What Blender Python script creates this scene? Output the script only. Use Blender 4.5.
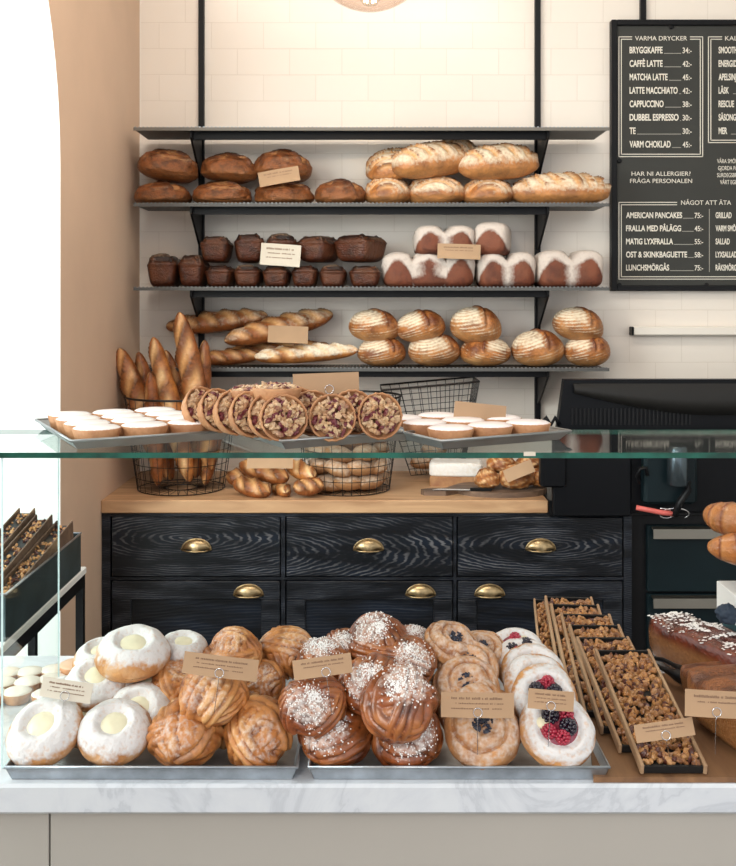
import bpy, math, random
import numpy as np
from mathutils import Vector, Matrix, Euler
R = math.radians
for o in list(bpy.data.objects): bpy.data.objects.remove(o)
SC = bpy.context.scene; COL = SC.collection

# ------------------------------------------------------------------ camera, sky, light, exposure
F = 1000.0; EYE = 1.6; HOR = 300.0
cam_d = bpy.data.cameras.new('camera'); cam = bpy.data.objects.new('camera', cam_d); COL.objects.link(cam)
cam.location = (0, 0, EYE); cam.rotation_euler = (R(90), 0, 0)
cam_d.sensor_fit = 'HORIZONTAL'; cam_d.sensor_width = 36.0; cam_d.lens = 36.0*F/736
cam_d.shift_y = -(433-HOR)/736.0; cam_d.clip_start = 0.05
cam_d.dof.use_dof = False
SC.camera = cam
W = bpy.data.worlds.new('sky'); SC.world = W; W.use_nodes = True
W.node_tree.nodes['Background'].inputs[0].default_value = (0.93, 0.95, 0.98, 1)
W.node_tree.nodes['Background'].inputs[1].default_value = 0.95
def area(name, loc, target, sx, sy, power, col):
    d = bpy.data.lights.new(name, 'AREA'); d.shape = 'RECTANGLE'; d.size = sx; d.size_y = sy; d.energy = power; d.color = col
    o = bpy.data.objects.new(name, d); COL.objects.link(o); o.location = loc
    o.rotation_euler = (Vector(target)-Vector(loc)).to_track_quat('-Z', 'Y').to_euler(); return o
area('window_daylight', (-2.3, 0.9, 2.2), (-0.9, 2.95, 1.5), 1.8, 1.8, 72, (0.95, 0.98, 1.0))
area('shopfront_daylight', (-1.7, -1.6, 2.9), (0.3, 3.6, 1.5), 1.8, 1.4, 78, (1.0, 0.95, 0.88))
area('added_shelf_fill', (-.1, 2.1, 3.385), (0.1, 3.9, 1.3), 1.8, .3, 26, (1.0, 0.93, 0.84))  # unseen fill lamp, added to brighten the back wall and its shelves
SC.view_settings.view_transform = 'Standard'; SC.view_settings.look = 'None'
SC.view_settings.gamma = 1; SC.view_settings.use_curve_mapping = False
SC.view_settings.exposure = 0.60

# ------------------------------------------------------------------ helpers
def P(px, py, Y): return Vector(((px-368)*Y/F, Y, EYE-(py-HOR)*Y/F))
def fbm(p, f, seed=0, octs=3):
    rs = np.random.RandomState(seed+17); out = np.zeros(len(p)); a = 1.0
    for o in range(octs):
        for _ in range(4):
            k = rs.normal(size=3); k /= np.linalg.norm(k)+1e-9
            out += a*np.sin(p@k*f*rs.uniform(.7, 1.4)+rs.uniform(0, 6.28))/4
        a *= .55; f *= 2.1
    return out
def sstep(a, b, x): t = np.clip((x-a)/(b-a), 0, 1); return t*t*(3-2*t)

def tag(o, label=None, cat=None, group=None, kind=None):
    if label: o['label'] = label
    if cat: o['category'] = cat
    if group: o['group'] = group
    if kind: o['kind'] = kind
    return o
def link(name, data, parent=None):
    o = bpy.data.objects.new(name, data); COL.objects.link(o)
    if parent: o.parent = parent
    return o
def thing(name, label, cat, loc=(0, 0, 0), rot=(0, 0, 0), group=None, scale=1):
    o = link(name, None); o.location = loc; o.rotation_euler = rot; o.scale = (scale,)*3 if not hasattr(scale, '__len__') else scale
    o.empty_display_size = .03
    return tag(o, label, cat, group)
def mk_mesh(name, v, f, mat, smooth=True, m=None):
    me = bpy.data.meshes.new(name); me.from_pydata([tuple(x) for x in v], [], f)
    if m is not None:
        a = me.color_attributes.new('m', 'FLOAT_COLOR', 'POINT')
        c = np.ones((len(v), 4), dtype=np.float32); c[:, :3] = m; a.data.foreach_set('color', c.ravel())
    me.materials.append(mat)
    if smooth: me.polygons.foreach_set('use_smooth', [True]*len(me.polygons))
    me.update(); return me
class MB:
    """collects solid shapes for ONE mesh"""
    def __init__(s): s.v = []; s.f = []; s.c = []
    def add(s, v, f, c=(0, 0, 0)):
        n = len(s.v); s.v += [tuple(x) for x in v]; s.f += [tuple(i+n for i in q) for q in f]; s.c += [tuple(c)]*len(v)
    def box(s, x0, x1, y0, y1, z0, z1, mat=None, bev=0):
        if bev:
            b = bev; pts = []
            for (z, i) in ((z0, b), (z0+b, 0), (z1-b, 0), (z1, b)):
                pts += [(x0+i, y0+i, z), (x1-i, y0+i, z), (x1-i, y1-i, z), (x0+i, y1-i, z)]
            # chamfer verticals a little by ring of 8
            ring = []
            for (z, i) in ((z0, b), (z0+b, 0), (z1-b, 0), (z1, b)):
                c = b
                ring += [(x0+i+c, y0+i, z), (x1-i-c, y0+i, z), (x1-i, y0+i+c, z), (x1-i, y1-i-c, z), (x1-i-c, y1-i, z), (x0+i+c, y1-i, z), (x0+i, y1-i-c, z), (x0+i, y0+i+c, z)]
            f = [tuple(reversed(range(8))), tuple(range(24, 32))]
            for k in range(3):
                for j in range(8): f.append((k*8+j, k*8+(j+1) % 8, k*8+8+(j+1) % 8, k*8+8+j))
            v = ring
        else:
            v = [(x0, y0, z0), (x1, y0, z0), (x1, y1, z0), (x0, y1, z0), (x0, y0, z1), (x1, y0, z1), (x1, y1, z1), (x0, y1, z1)]
            f = [(3, 2, 1, 0), (4, 5, 6, 7), (0, 1, 5, 4), (1, 2, 6, 5), (2, 3, 7, 6), (3, 0, 4, 7)]
        if mat is not None: v = [mat @ Vector(x) for x in v]
        s.add(v, f); return s
    def tube(s, pts, r, n=6, closed=False, mat=None, caps=True):
        pts = [Vector(p) for p in pts]; N = len(pts); v = []; f = []; up = Vector((0.13, 0.21, 1)).normalized()
        for i, p in enumerate(pts):
            a = pts[(i-1) % N] if (closed or i > 0) else p; b = pts[(i+1) % N] if (closed or i < N-1) else p
            t = (b-a).normalized(); u = t.cross(up)
            if u.length < .05: u = t.cross(Vector((1, 0, 0)))
            u.normalize(); w = t.cross(u); rr = r[i] if hasattr(r, '__len__') else r
            for k in range(n):
                q = 2*math.pi*k/n; v.append(p+(u*math.cos(q)+w*math.sin(q))*rr)
        for i in range(N if closed else N-1):
            j = (i+1) % N
            for k in range(n): f.append((i*n+k, i*n+(k+1) % n, j*n+(k+1) % n, j*n+k))
        if caps and not closed: f += [tuple(reversed(range(n))), tuple(range((N-1)*n, N*n))]
        if mat is not None: v = [mat @ x for x in v]
        s.add(v, f); return s
    def lathe(s, prof, n=32, mat=None, flute=0, nf=0):
        v = []; f = []; N = len(prof)
        for i, (r, z) in enumerate(prof):
            for k in range(n):
                q = 2*math.pi*k/n; rr = r*(1+flute*math.cos(nf*q)) if nf else r
                v.append(Vector((rr*math.cos(q), rr*math.sin(q), z)))
        for i in range(N-1):
            for k in range(n): f.append((i*n+k, i*n+(k+1) % n, (i+1)*n+(k+1) % n, (i+1)*n+k))
        f.append(tuple(reversed(range(n)))); f.append(tuple(range((N-1)*n, N*n)))
        if mat is not None: v = [mat @ x for x in v]
        s.add(v, f); return s
    def prism(s, poly, axis, a, b, mat=None):
        """extrude a 2D outline (u,v) along axis 'x','y' or 'z' from a to b"""
        def pt(u, v, t): return Vector({'x': (t, u, v), 'y': (u, t, v), 'z': (u, v, t)}[axis])
        n = len(poly); v = [pt(u, w, a) for u, w in poly]+[pt(u, w, b) for u, w in poly]
        f = [tuple(reversed(range(n))), tuple(range(n, 2*n))]+[(i, (i+1) % n, n+(i+1) % n, n+i) for i in range(n)]
        if mat is not None: v = [mat @ x for x in v]
        s.add(v, f); return s
    def mesh(s, name, mat, smooth=False):
        me = mk_mesh(name, s.v, s.f, mat, smooth, np.array(s.c) if s.c else None)
        return me
    def build(s, name, mat, parent=None, smooth=False, auto=None):
        o = link(name, s.mesh(name, mat, smooth or auto is not None), parent)
        if auto is not None:
            try: o.data.set_sharp_from_angle(angle=R(auto))
            except Exception: pass
        return o
def ball_mesh(name, fn, mat, nu=64, nv=32, base0=True):
    """closed surface: fn(unit directions) -> positions, masks (light, flour, dark)"""
    th = np.linspace(0, math.pi, nv+1)[1:-1]; ph = np.arange(nu)*2*math.pi/nu
    T, Q = np.meshgrid(th, ph, indexing='ij')
    d = np.stack([np.sin(T)*np.cos(Q), np.sin(T)*np.sin(Q), np.cos(T)], -1).reshape(-1, 3)
    d = np.vstack([d, [[0, 0, 1], [0, 0, -1]]])
    p, m = fn(d); n = nv-1; f = []
    for i in range(n-1):
        for k in range(nu): f.append((i*nu+k, (i+1)*nu+k, (i+1)*nu+(k+1) % nu, i*nu+(k+1) % nu))
    t = len(d)-2; b = len(d)-1
    for k in range(nu): f.append((t, k, (k+1) % nu)); f.append((b, (n-1)*nu+(k+1) % nu, (n-1)*nu+k))
    if base0: p = p.copy(); p[:, 2] -= p[:, 2].min()
    me = mk_mesh(name, p, f, mat, True, np.clip(m, 0, 1)); me['dims'] = [float(x) for x in (p.max(0)-p.min(0))]
    return me
def copy_tree(o, parent=None):
    c = o.copy(); COL.objects.link(c)
    if parent: c.parent = parent
    for ch in list(o.children): copy_tree(ch, c)
    return c

# ------------------------------------------------------------------ materials
def nodes(name):
    m = bpy.data.materials.new(name); m.use_nodes = True; nt = m.node_tree
    return m, nt, nt.nodes['Principled BSDF'], nt.nodes, nt.links
def plain(name, col, rough=.5, metal=0, bump=0, bscale=60, var=0, spec=.5, coat=0, trans=0, emit=None, vscale=8):
    m, nt, b, N, L = nodes(name)
    b.inputs['Base Color'].default_value = (*col, 1); b.inputs['Roughness'].default_value = rough; b.inputs['Metallic'].default_value = metal
    b.inputs['Specular IOR Level'].default_value = spec; b.inputs['Coat Weight'].default_value = coat; b.inputs['Transmission Weight'].default_value = trans
    tc = N.new('ShaderNodeTexCoord')
    if var:
        n = N.new('ShaderNodeTexNoise'); n.inputs['Scale'].default_value = vscale; n.inputs['Detail'].default_value = 4; L.new(tc.outputs['Object'], n.inputs['Vector'])
        r = N.new('ShaderNodeValToRGB'); L.new(n.outputs['Fac'], r.inputs[0])
        r.color_ramp.elements[0].position = .3; r.color_ramp.elements[1].position = .7
        r.color_ramp.elements[0].color = (*[c*(1-var) for c in col], 1); r.color_ramp.elements[1].color = (*[min(1, c*(1+var)) for c in col], 1)
        L.new(r.outputs[0], b.inputs['Base Color'])
    if bump:
        n = N.new('ShaderNodeTexNoise'); n.inputs['Scale'].default_value = bscale; L.new(tc.outputs['Object'], n.inputs['Vector'])
        bp = N.new('ShaderNodeBump'); bp.inputs['Strength'].default_value = bump; bp.inputs['Distance'].default_value = .002
        L.new(n.outputs['Fac'], bp.inputs['Height']); L.new(bp.outputs[0], b.inputs['Normal'])
    if emit: b.inputs['Emission Color'].default_value = (*emit[0], 1); b.inputs['Emission Strength'].default_value = emit[1]
    return m
def bread(name, crust, dark, light, flour=(.86, .8, .7), rough=.5, nscale=18, flour_noise=.35, bump=.5, coat=0):
    m, nt, b, N, L = nodes(name)
    tc = N.new('ShaderNodeTexCoord'); oi = N.new('ShaderNodeObjectInfo')
    ad = N.new('ShaderNodeVectorMath'); ad.operation = 'ADD'; L.new(tc.outputs['Object'], ad.inputs[0])
    mu = N.new('ShaderNodeVectorMath'); mu.operation = 'SCALE'; mu.inputs[0].default_value = (5, 3, 4); L.new(oi.outputs['Random'], mu.inputs['Scale']); L.new(mu.outputs[0], ad.inputs[1])
    def noise(sc, det=4):
        n = N.new('ShaderNodeTexNoise'); n.inputs['Scale'].default_value = sc; n.inputs['Detail'].default_value = det; L.new(ad.outputs[0], n.inputs['Vector']); return n.outputs['Fac']
    at = N.new('ShaderNodeVertexColor'); at.layer_name = 'm'
    sp = N.new('ShaderNodeSeparateColor'); L.new(at.outputs['Color'], sp.inputs[0])
    def math_(op, a, c, clamp=False):
        q = N.new('ShaderNodeMath'); q.operation = op; q.use_clamp = clamp
        for i, x in enumerate((a, c)):
            if isinstance(x, (int, float)): q.inputs[i].default_value = x
            else: L.new(x, q.inputs[i])
        return q.outputs[0]
    def mix(fac, a, c):
        q = N.new('ShaderNodeMix'); q.data_type = 'RGBA'
        L.new(fac, q.inputs[0])
        for i, x in ((6, a), (7, c)):
            if isinstance(x, tuple): q.inputs[i].default_value = (*x, 1)
            else: L.new(x, q.inputs[i])
        return q.outputs[2]
    n1 = noise(nscale); n2 = noise(nscale*5, 3)
    f1 = math_('MULTIPLY', math_('SUBTRACT', n1, .44), 4.5, True)
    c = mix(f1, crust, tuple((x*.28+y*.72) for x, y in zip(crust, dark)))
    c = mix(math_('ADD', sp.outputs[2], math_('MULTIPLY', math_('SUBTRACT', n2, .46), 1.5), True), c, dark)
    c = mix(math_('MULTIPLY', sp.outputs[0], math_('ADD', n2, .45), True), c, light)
    g = math_('MULTIPLY', math_('SUBTRACT', math_('ADD', sp.outputs[1], math_('MULTIPLY', math_('SUBTRACT', n2, .5), flour_noise*3)), .18), 1.35, True)
    g = math_('MULTIPLY', g, math_('GREATER_THAN', sp.outputs[1], .02))
    c = mix(g, c, flour)
    L.new(c, b.inputs['Base Color'])
    rr = N.new('ShaderNodeMapRange'); L.new(g, rr.inputs[0]); rr.inputs[3].default_value = rough; rr.inputs[4].default_value = .9; L.new(rr.outputs[0], b.inputs['Roughness'])
    b.inputs['Specular IOR Level'].default_value = .45; b.inputs['Coat Weight'].default_value = coat; b.inputs['Coat Roughness'].default_value = .25
    bp = N.new('ShaderNodeBump'); bp.inputs['Strength'].default_value = bump; bp.inputs['Distance'].default_value = .0045
    L.new(math_('ADD', n2, n1), bp.inputs['Height']); L.new(bp.outputs[0], b.inputs['Normal'])
    return m
def glass_mat(name, tint=(.95, .985, .97), rough=.04):
    m, nt, b, N, L = nodes(name); N.remove(b)
    tr = N.new('ShaderNodeBsdfTransparent'); tr.inputs[0].default_value = (*tint, 1)
    gl = N.new('ShaderNodeBsdfGlossy'); gl.inputs['Roughness'].default_value = rough
    fr = N.new('ShaderNodeFresnel'); fr.inputs['IOR'].default_value = 1.45
    mx = N.new('ShaderNodeMixShader'); ge = N.new('ShaderNodeNewGeometry'); iv = N.new('ShaderNodeMath'); iv.operation = 'SUBTRACT'; iv.inputs[0].default_value = 1; L.new(ge.outputs['Backfacing'], iv.inputs[1]); ml = N.new('ShaderNodeMath'); ml.operation = 'MULTIPLY'; L.new(fr.outputs[0], ml.inputs[0]); L.new(iv.outputs[0], ml.inputs[1]); L.new(ml.outputs[0], mx.inputs[0]); L.new(tr.outputs[0], mx.inputs[1]); L.new(gl.outputs[0], mx.inputs[2])
    L.new(mx.outputs[0], N['Material Output'].inputs[0]); return m
def wood_mat(name, c1, c2, scale=6, dist=6, rough=.5, stretch=(1, 8, 8), detail=3):
    m, nt, b, N, L = nodes(name); tc = N.new('ShaderNodeTexCoord'); mp = N.new('ShaderNodeMapping')
    mp.inputs['Scale'].default_value = stretch; L.new(tc.outputs['Object'], mp.inputs[0])
    n = N.new('ShaderNodeTexNoise'); n.inputs['Scale'].default_value = scale; n.inputs['Detail'].default_value = 6; n.inputs['Distortion'].default_value = dist*.1; L.new(mp.outputs[0], n.inputs['Vector'])
    r = N.new('ShaderNodeValToRGB'); L.new(n.outputs['Fac'], r.inputs[0]); r.color_ramp.elements[0].position = .32; r.color_ramp.elements[1].position = .68
    r.color_ramp.elements[0].color = (*c1, 1); r.color_ramp.elements[1].color = (*c2, 1); L.new(r.outputs[0], b.inputs['Base Color'])
    b.inputs['Roughness'].default_value = rough
    bp = N.new('ShaderNodeBump'); bp.inputs['Strength'].default_value = .15; bp.inputs['Distance'].default_value = .002; L.new(n.outputs['Fac'], bp.inputs['Height']); L.new(bp.outputs[0], b.inputs['Normal'])
    return m
def black_wood(name, centre, seed, ringy=1.0, lines=42):
    """blue-black painted board whose raised grain is worn pale"""
    m, nt, b, N, L = nodes(name); tc = N.new('ShaderNodeTexCoord'); mp = N.new('ShaderNodeMapping')
    mp.inputs['Location'].default_value = (-centre[0]*.22, 0, -centre[1]); mp.inputs['Scale'].default_value = (.22, .05, 1.0); L.new(tc.outputs['Object'], mp.inputs[0])
    w = N.new('ShaderNodeTexWave'); w.wave_type = 'RINGS'; w.rings_direction = 'Y'; w.inputs['Scale'].default_value = lines; w.inputs['Distortion'].default_value = 5.5
    w.inputs['Detail'].default_value = 3; w.inputs['Detail Scale'].default_value = 1.4; w.inputs['Phase Offset'].default_value = seed; L.new(mp.outputs[0], w.inputs['Vector'])
    r = N.new('ShaderNodeValToRGB'); L.new(w.outputs['Fac'], r.inputs[0]); r.color_ramp.elements[0].position = .62; r.color_ramp.elements[1].position = 1.0
    mp2 = N.new('ShaderNodeMapping'); mp2.inputs['Scale'].default_value = (3, 3, 14); mp2.inputs['Location'].default_value = (seed*3, 0, seed); L.new(tc.outputs['Object'], mp2.inputs[0])
    n = N.new('ShaderNodeTexNoise'); n.inputs['Scale'].default_value = 1.6; n.inputs['Detail'].default_value = 5; L.new(mp2.outputs[0], n.inputs['Vector'])
    r2 = N.new('ShaderNodeValToRGB'); L.new(n.outputs['Fac'], r2.inputs[0]); r2.color_ramp.elements[0].position = .42; r2.color_ramp.elements[1].position = .72
    mm = N.new('ShaderNodeMath'); mm.operation = 'MULTIPLY'; L.new(r.outputs[0], mm.inputs[0]); L.new(r2.outputs[0], mm.inputs[1])
    m3 = N.new('ShaderNodeMath'); m3.operation = 'MULTIPLY'; m3.inputs[1].default_value = .62*ringy; m3.use_clamp = True; L.new(mm.outputs[0], m3.inputs[0])
    cr = N.new('ShaderNodeMix'); cr.data_type = 'RGBA'; L.new(r2.outputs[0], cr.inputs[0]); cr.inputs[6].default_value = (.0025, .0035, .006, 1); cr.inputs[7].default_value = (.006, .012, .025, 1)
    mx = N.new('ShaderNodeMix'); mx.data_type = 'RGBA'; L.new(m3.outputs[0], mx.inputs[0]); L.new(cr.outputs[2], mx.inputs[6]); mx.inputs[7].default_value = (.28, .27, .27, 1)
    L.new(mx.outputs[2], b.inputs['Base Color']); b.inputs['Roughness'].default_value = .42; b.inputs['Specular IOR Level'].default_value = .35
    bp = N.new('ShaderNodeBump'); bp.inputs['Strength'].default_value = .25; bp.inputs['Distance'].default_value = .001; L.new(w.outputs['Fac'], bp.inputs['Height']); L.new(bp.outputs[0], b.inputs['Normal'])
    return m

M = {}
M['metal_black'] = plain('black_steel', (.007, .007, .008), .45, .1, spec=.2)
M['galv'] = plain('tray_steel', (.46, .50, .54), .35, .85, var=.25, vscale=25, bump=.2)
M['tray_alu'] = plain('dull_aluminium', (.32, .33, .33), .42, .8, var=.2)
M['wire'] = plain('dark_wire', (.035, .03, .028), .4, .7)
M['clip'] = plain('silver_wire', (.7, .7, .72), .2, 1)
M['brass'] = plain('aged_brass', (.42, .31, .17), .32, .95, var=.3, vscale=60)
M['kraft'] = plain('kraft_card', (.43, .275, .16), .8, var=.1, bump=.1)
M['cream_card'] = plain('cream_card', (.64, .58, .48), .8, var=.05)
M['ink'] = plain('brown_print', (.22, .13, .08), .8)
M['glass'] = glass_mat('clear_glass')
M['glass_edge'] = plain('green_glass_edge', (.004, .075, .05), .3, 0, spec=.35, var=.5, vscale=30)
M['glass_edge_pale'] = plain('pale_glass_edge', (.62, .78, .78), .15)
M['beige'] = plain('counter_front_paint', (.40, .375, .335), .55, var=.03, vscale=3)
M['plaster'] = plain('warm_plaster', (.70, .50, .365), .85, bump=.2, bscale=25, var=.05, vscale=3)
M['white_paint'] = plain('white_paint', (.82, .82, .80), .6)
M['white_gloss'] = plain('white_rail', (.78, .72, .64), .35)
M['floor'] = plain('grey_floor', (.16, .15, .14), .6, var=.2, vscale=2)
M['teal'] = plain('dark_teal_paint', (.005, .012, .015), .4, var=.2, vscale=3, spec=.2)
M['steel_lip'] = plain('bronze_steel_pull', (.20, .185, .155), .35, .9)
M['black_plastic'] = plain('black_plastic', (.004, .0045, .006), .4, spec=.15)
M['black_plastic2'] = plain('satin_black_plastic', (.009, .009, .010), .35, spec=.2)
M['grey_plastic'] = plain('charcoal_plastic', (.014, .013, .012), .5, spec=.3)
M['pink_cable'] = plain('coral_cable', (.65, .13, .11), .5)
M['oak'] = wood_mat('oak_worktop', (.42, .23, .115), (.64, .40, .22), 3, 8, .45, (1, 7, 7))
M['board'] = wood_mat('walnut_board', (.10, .06, .04), (.22, .14, .09), 5, 6, .6, (1, 9, 9))
M['slat'] = wood_mat('poplar_slat', (.26, .15, .08), (.42, .27, .155), 8, 4, .7, (8, 1.2, 8))
M['tinboard'] = wood_mat('brown_board', (.13, .06, .026), (.28, .145, .065), 4, 4, .6, (8, 1, 8))
M['tin_dark'] = plain('dark_tin', (.012, .011, .011), .5, .3)
M['custard'] = plain('pale_custard', (.76, .70, .50), .4, spec=.5, bump=.3, var=.06, vscale=60)
M['icing'] = plain('white_icing', (.88, .85, .83), .35, coat=.3)
M['sugar'] = plain('pearl_sugar', (.86, .84, .82), .5)
M['jelly'] = plain('berry_jelly', (.22, .015, .04), .12, coat=.6, var=.4, vscale=60)
M['rasp'] = plain('raspberry', (.40, .02, .05), .3, coat=.4, var=.3, vscale=120)
M['blackb'] = plain('blackberry', (.012, .008, .02), .18, coat=.6)
M['blueb'] = plain('blueberry', (.03, .035, .055), .3, var=.5, vscale=100)
M['shell'] = bread('tart_pastry', (.52, .26, .12), (.28, .11, .045), (.72, .48, .28), rough=.6)
M['nuts'] = bread('candied_nuts', (.38, .15, .04), (.07, .016, .010), (.62, .33, .125), rough=.28, coat=.25, nscale=60)
M['tartnuts'] = bread('tart_nuts', (.62, .36, .17), (.14, .02, .03), (.80, .60, .36), rough=.4, nscale=60, coat=.2)
M['b_dark'] = bread('dark_crust', (.27, .085, .024), (.035, .010, .005), (.50, .24, .09), flour=(.62, .46, .3), rough=.4, bump=1.0, nscale=32)
M['b_rye'] = bread('rye_crust', (.085, .020, .007), (.010, .004, .003), (.22, .08, .03), flour=(.42, .30, .2), rough=.38, bump=.9, nscale=30)
M['b_cocoa'] = bread('cocoa_crust', (.15, .036, .015), (.04, .010, .006), (.28, .095, .045), flour=(.60, .52, .46), rough=.7, flour_noise=.2)
M['b_sour'] = bread('sourdough_crust', (.50, .19, .05), (.12, .028, .009), (.78, .46, .20), flour=(.80, .68, .50), rough=.45, bump=.7)
M['b_bag'] = bread('baguette_crust', (.50, .19, .05), (.12, .028, .009), (.84, .55, .27), flour=(.86, .75, .58), rough=.38, bump=.7)
M['b_bagd'] = bread('dark_baguette_crust', (.32, .10, .026), (.06, .016, .007), (.68, .37, .15), flour=(.78, .64, .46), rough=.38, bump=.7)
M['b_roll'] = bread('roll_crust', (.42, .19, .07), (.15, .05, .018), (.66, .42, .22), flour=(.70, .60, .48), rough=.7)
M['b_swirl'] = bread('knot_bun_crust', (.50, .19, .05), (.12, .028, .009), (.74, .42, .17), flour=(.88, .82, .76), rough=.35, coat=.2, nscale=30, bump=.25)
M['b_glazed'] = bread('glazed_bun_crust', (.27, .068, .016), (.035, .008, .004), (.46, .17, .05), flour=(.92, .88, .84), rough=.28, coat=.35, nscale=30, bump=.25)
M['b_sugar'] = bread('sugared_bun_crust', (.60, .30, .11), (.36, .14, .045), (.8, .6, .4), flour=(.70, .68, .67), rough=.8, flour_noise=.5, nscale=30)
M['b_scroll'] = bread('scroll_crust', (.54, .26, .10), (.22, .07, .022), (.66, .42, .22), flour=(.74, .64, .56), rough=.6, flour_noise=.45, nscale=30)
M['b_loaf'] = bread('sweet_loaf_crust', (.30, .10, .028), (.05, .012, .006), (.30, .125, .04), rough=.35, coat=.25, nscale=38, bump=.9)
M['b_choc'] = bread('glazed_chocolate_loaf', (.15, .028, .012), (.04, .008, .006), (.34, .15, .055), flour=(.9, .86, .8), rough=.22, coat=.5, nscale=25)
M['board_face'] = plain('menu_face', (.044, .044, .040), .6, spec=.2, var=.1, vscale=2)
M['letter'] = plain('cream_lettering', (.74, .69, .60), .7)
M['letter_dim'] = plain('grey_lettering', (.34, .32, .28), .7)

# cream glazed wall tiles
def tile_mat():
    m, nt, b, N, L = nodes('cream_tiles'); tc = N.new('ShaderNodeTexCoord'); sx = N.new('ShaderNodeSeparateXYZ'); cx = N.new('ShaderNodeCombineXYZ')
    L.new(tc.outputs['Object'], sx.inputs[0]); L.new(sx.outputs[0], cx.inputs[0]); L.new(sx.outputs[2], cx.inputs[1])
    br = N.new('ShaderNodeTexBrick'); br.offset = .5; br.inputs['Scale'].default_value = 1; br.inputs['Brick Width'].default_value = .208; br.inputs['Row Height'].default_value = .104
    br.inputs['Mortar Size'].default_value = .0016; br.inputs['Mortar Smooth'].default_value = .3; br.inputs['Color1'].default_value = (.79, .715, .635, 1); br.inputs['Color2'].default_value = (.765, .69, .61, 1); br.inputs['Mortar'].default_value = (.70, .62, .54, 1)
    L.new(cx.outputs[0], br.inputs['Vector']); L.new(br.outputs['Color'], b.inputs['Base Color']); b.inputs['Roughness'].default_value = .26; b.inputs['Coat Weight'].default_value = 0
    iv = N.new('ShaderNodeMath'); iv.operation = 'SUBTRACT'; iv.inputs[0].default_value = 1; L.new(br.outputs['Fac'], iv.inputs[1])
    n = N.new('ShaderNodeTexNoise'); n.inputs['Scale'].default_value = 7; L.new(tc.outputs['Object'], n.inputs['Vector'])
    ad = N.new('ShaderNodeMath'); ad.operation = 'MULTIPLY_ADD'; ad.inputs[1].default_value = .8; L.new(n.outputs['Fac'], ad.inputs[0]); L.new(iv.outputs[0], ad.inputs[2])
    bp = N.new('ShaderNodeBump'); bp.inputs['Strength'].default_value = .4; bp.inputs['Distance'].default_value = .002; L.new(ad.outputs[0], bp.inputs['Height']); L.new(bp.outputs[0], b.inputs['Normal'])
    return m
def marble_mat():
    m, nt, b, N, L = nodes('white_marble'); tc = N.new('ShaderNodeTexCoord')
    n = N.new('ShaderNodeTexNoise'); n.inputs['Scale'].default_value = 5; n.inputs['Detail'].default_value = 8; n.inputs['Distortion'].default_value = 1.6; n.inputs['Roughness'].default_value = .6; L.new(tc.outputs['Object'], n.inputs['Vector'])
    r = N.new('ShaderNodeValToRGB'); L.new(n.outputs['Fac'], r.inputs[0]); e = r.color_ramp.elements
    e[0].position = .35; e[0].color = (.66, .69, .72, 1); e[1].position = .62; e[1].color = (.64, .67, .70, 1)
    for p, c in ((.47, (.58, .61, .65)), (.5, (.52, .55, .59)), (.53, (.60, .63, .67))): q = e.new(p); q.color = (*c, 1)
    L.new(r.outputs[0], b.inputs['Base Color']); b.inputs['Roughness'].default_value = .22; return m
def perf_mat():
    m, nt, b, N, L = nodes('perforated_steel'); b.inputs['Base Color'].default_value = (.05, .048, .042, 1); b.inputs['Metallic'].default_value = .2; b.inputs['Roughness'].default_value = .4
    tc = N.new('ShaderNodeTexCoord'); sx = N.new('ShaderNodeSeparateXYZ'); L.new(tc.outputs['Object'], sx.inputs[0])
    def s(o):
        a = N.new('ShaderNodeMath'); a.operation = 'MULTIPLY'; a.inputs[1].default_value = 2*math.pi/.012; L.new(o, a.inputs[0])
        c = N.new('ShaderNodeMath'); c.operation = 'SINE'; L.new(a.outputs[0], c.inputs[0]); return c.outputs[0]
    a = N.new('ShaderNodeMath'); a.operation = 'ADD'; L.new(s(sx.outputs[0]), a.inputs[0]); L.new(s(sx.outputs[1]), a.inputs[1])
    g = N.new('ShaderNodeMath'); g.operation = 'LESS_THAN'; g.inputs[1].default_value = .95; L.new(a.outputs[0], g.inputs[0]); L.new(g.outputs[0], b.inputs['Alpha']); b.inputs['Specular IOR Level'].default_value = .2
    return m
M['tile'] = tile_mat(); M['marble'] = marble_mat(); M['perf'] = perf_mat()

# ------------------------------------------------------------------ the room
def struct(name, mb, mat, parent=None, **k):
    o = mb.build(name, mat, parent, **k)
    if parent is None: o['kind'] = 'structure'
    return o
WX = -.908; BY = 3.98
struct('wall_back', MB().box(WX-.05, 2.6, BY, BY+.1, 0, 3.4), M['tile'])
struct('floor', MB().box(-2.2, 2.7, -2.5, 4.08, -.08, 0), M['floor'])
struct('ceiling', MB().box(WX-.05, 2.7, -.3, 4.08, 3.4, 3.48), M['white_paint'])
struct('wall_right', MB().box(2.6, 2.7, -.3, 4.08, 0, 3.4), M['white_paint'])
# left wall with an arched window opening
y0, y1, zs, sill = 1.0, 2.95, 2.0, .35; cy_ = (y0+y1)/2; rr_ = (y1-y0)/2
arc = [(cy_+rr_*math.cos(a), zs+rr_*math.sin(a)) for a in np.linspace(0, math.pi, 41)]
lw = MB(); T = .36
def quadstrip(lw):
    lw.box(WX-T, WX, y1, BY, 0, 3.4); lw.box(WX-T, WX, -.3, y0, 0, 3.4); lw.box(WX-T, WX, y0, y1, 0, sill)
    # arch ring, wall outside the reveal
    for (a, b) in zip(arc[:-1], arc[1:]):
        poly = [(a[0], a[1]), (a[0], 3.4), (b[0], 3.4), (b[0], b[1])]
        v = [(WX, u, w) for u, w in poly]+[(WX-T, u, w) for u, w in poly]
        lw.add(v, [(0, 1, 2, 3), (7, 6, 5, 4), (0, 3, 7, 4), (1, 5, 6, 2)])
quadstrip(lw); wl = struct('wall_left', lw, M['plaster']); wl.data.materials.append(M['white_paint'])
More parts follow.
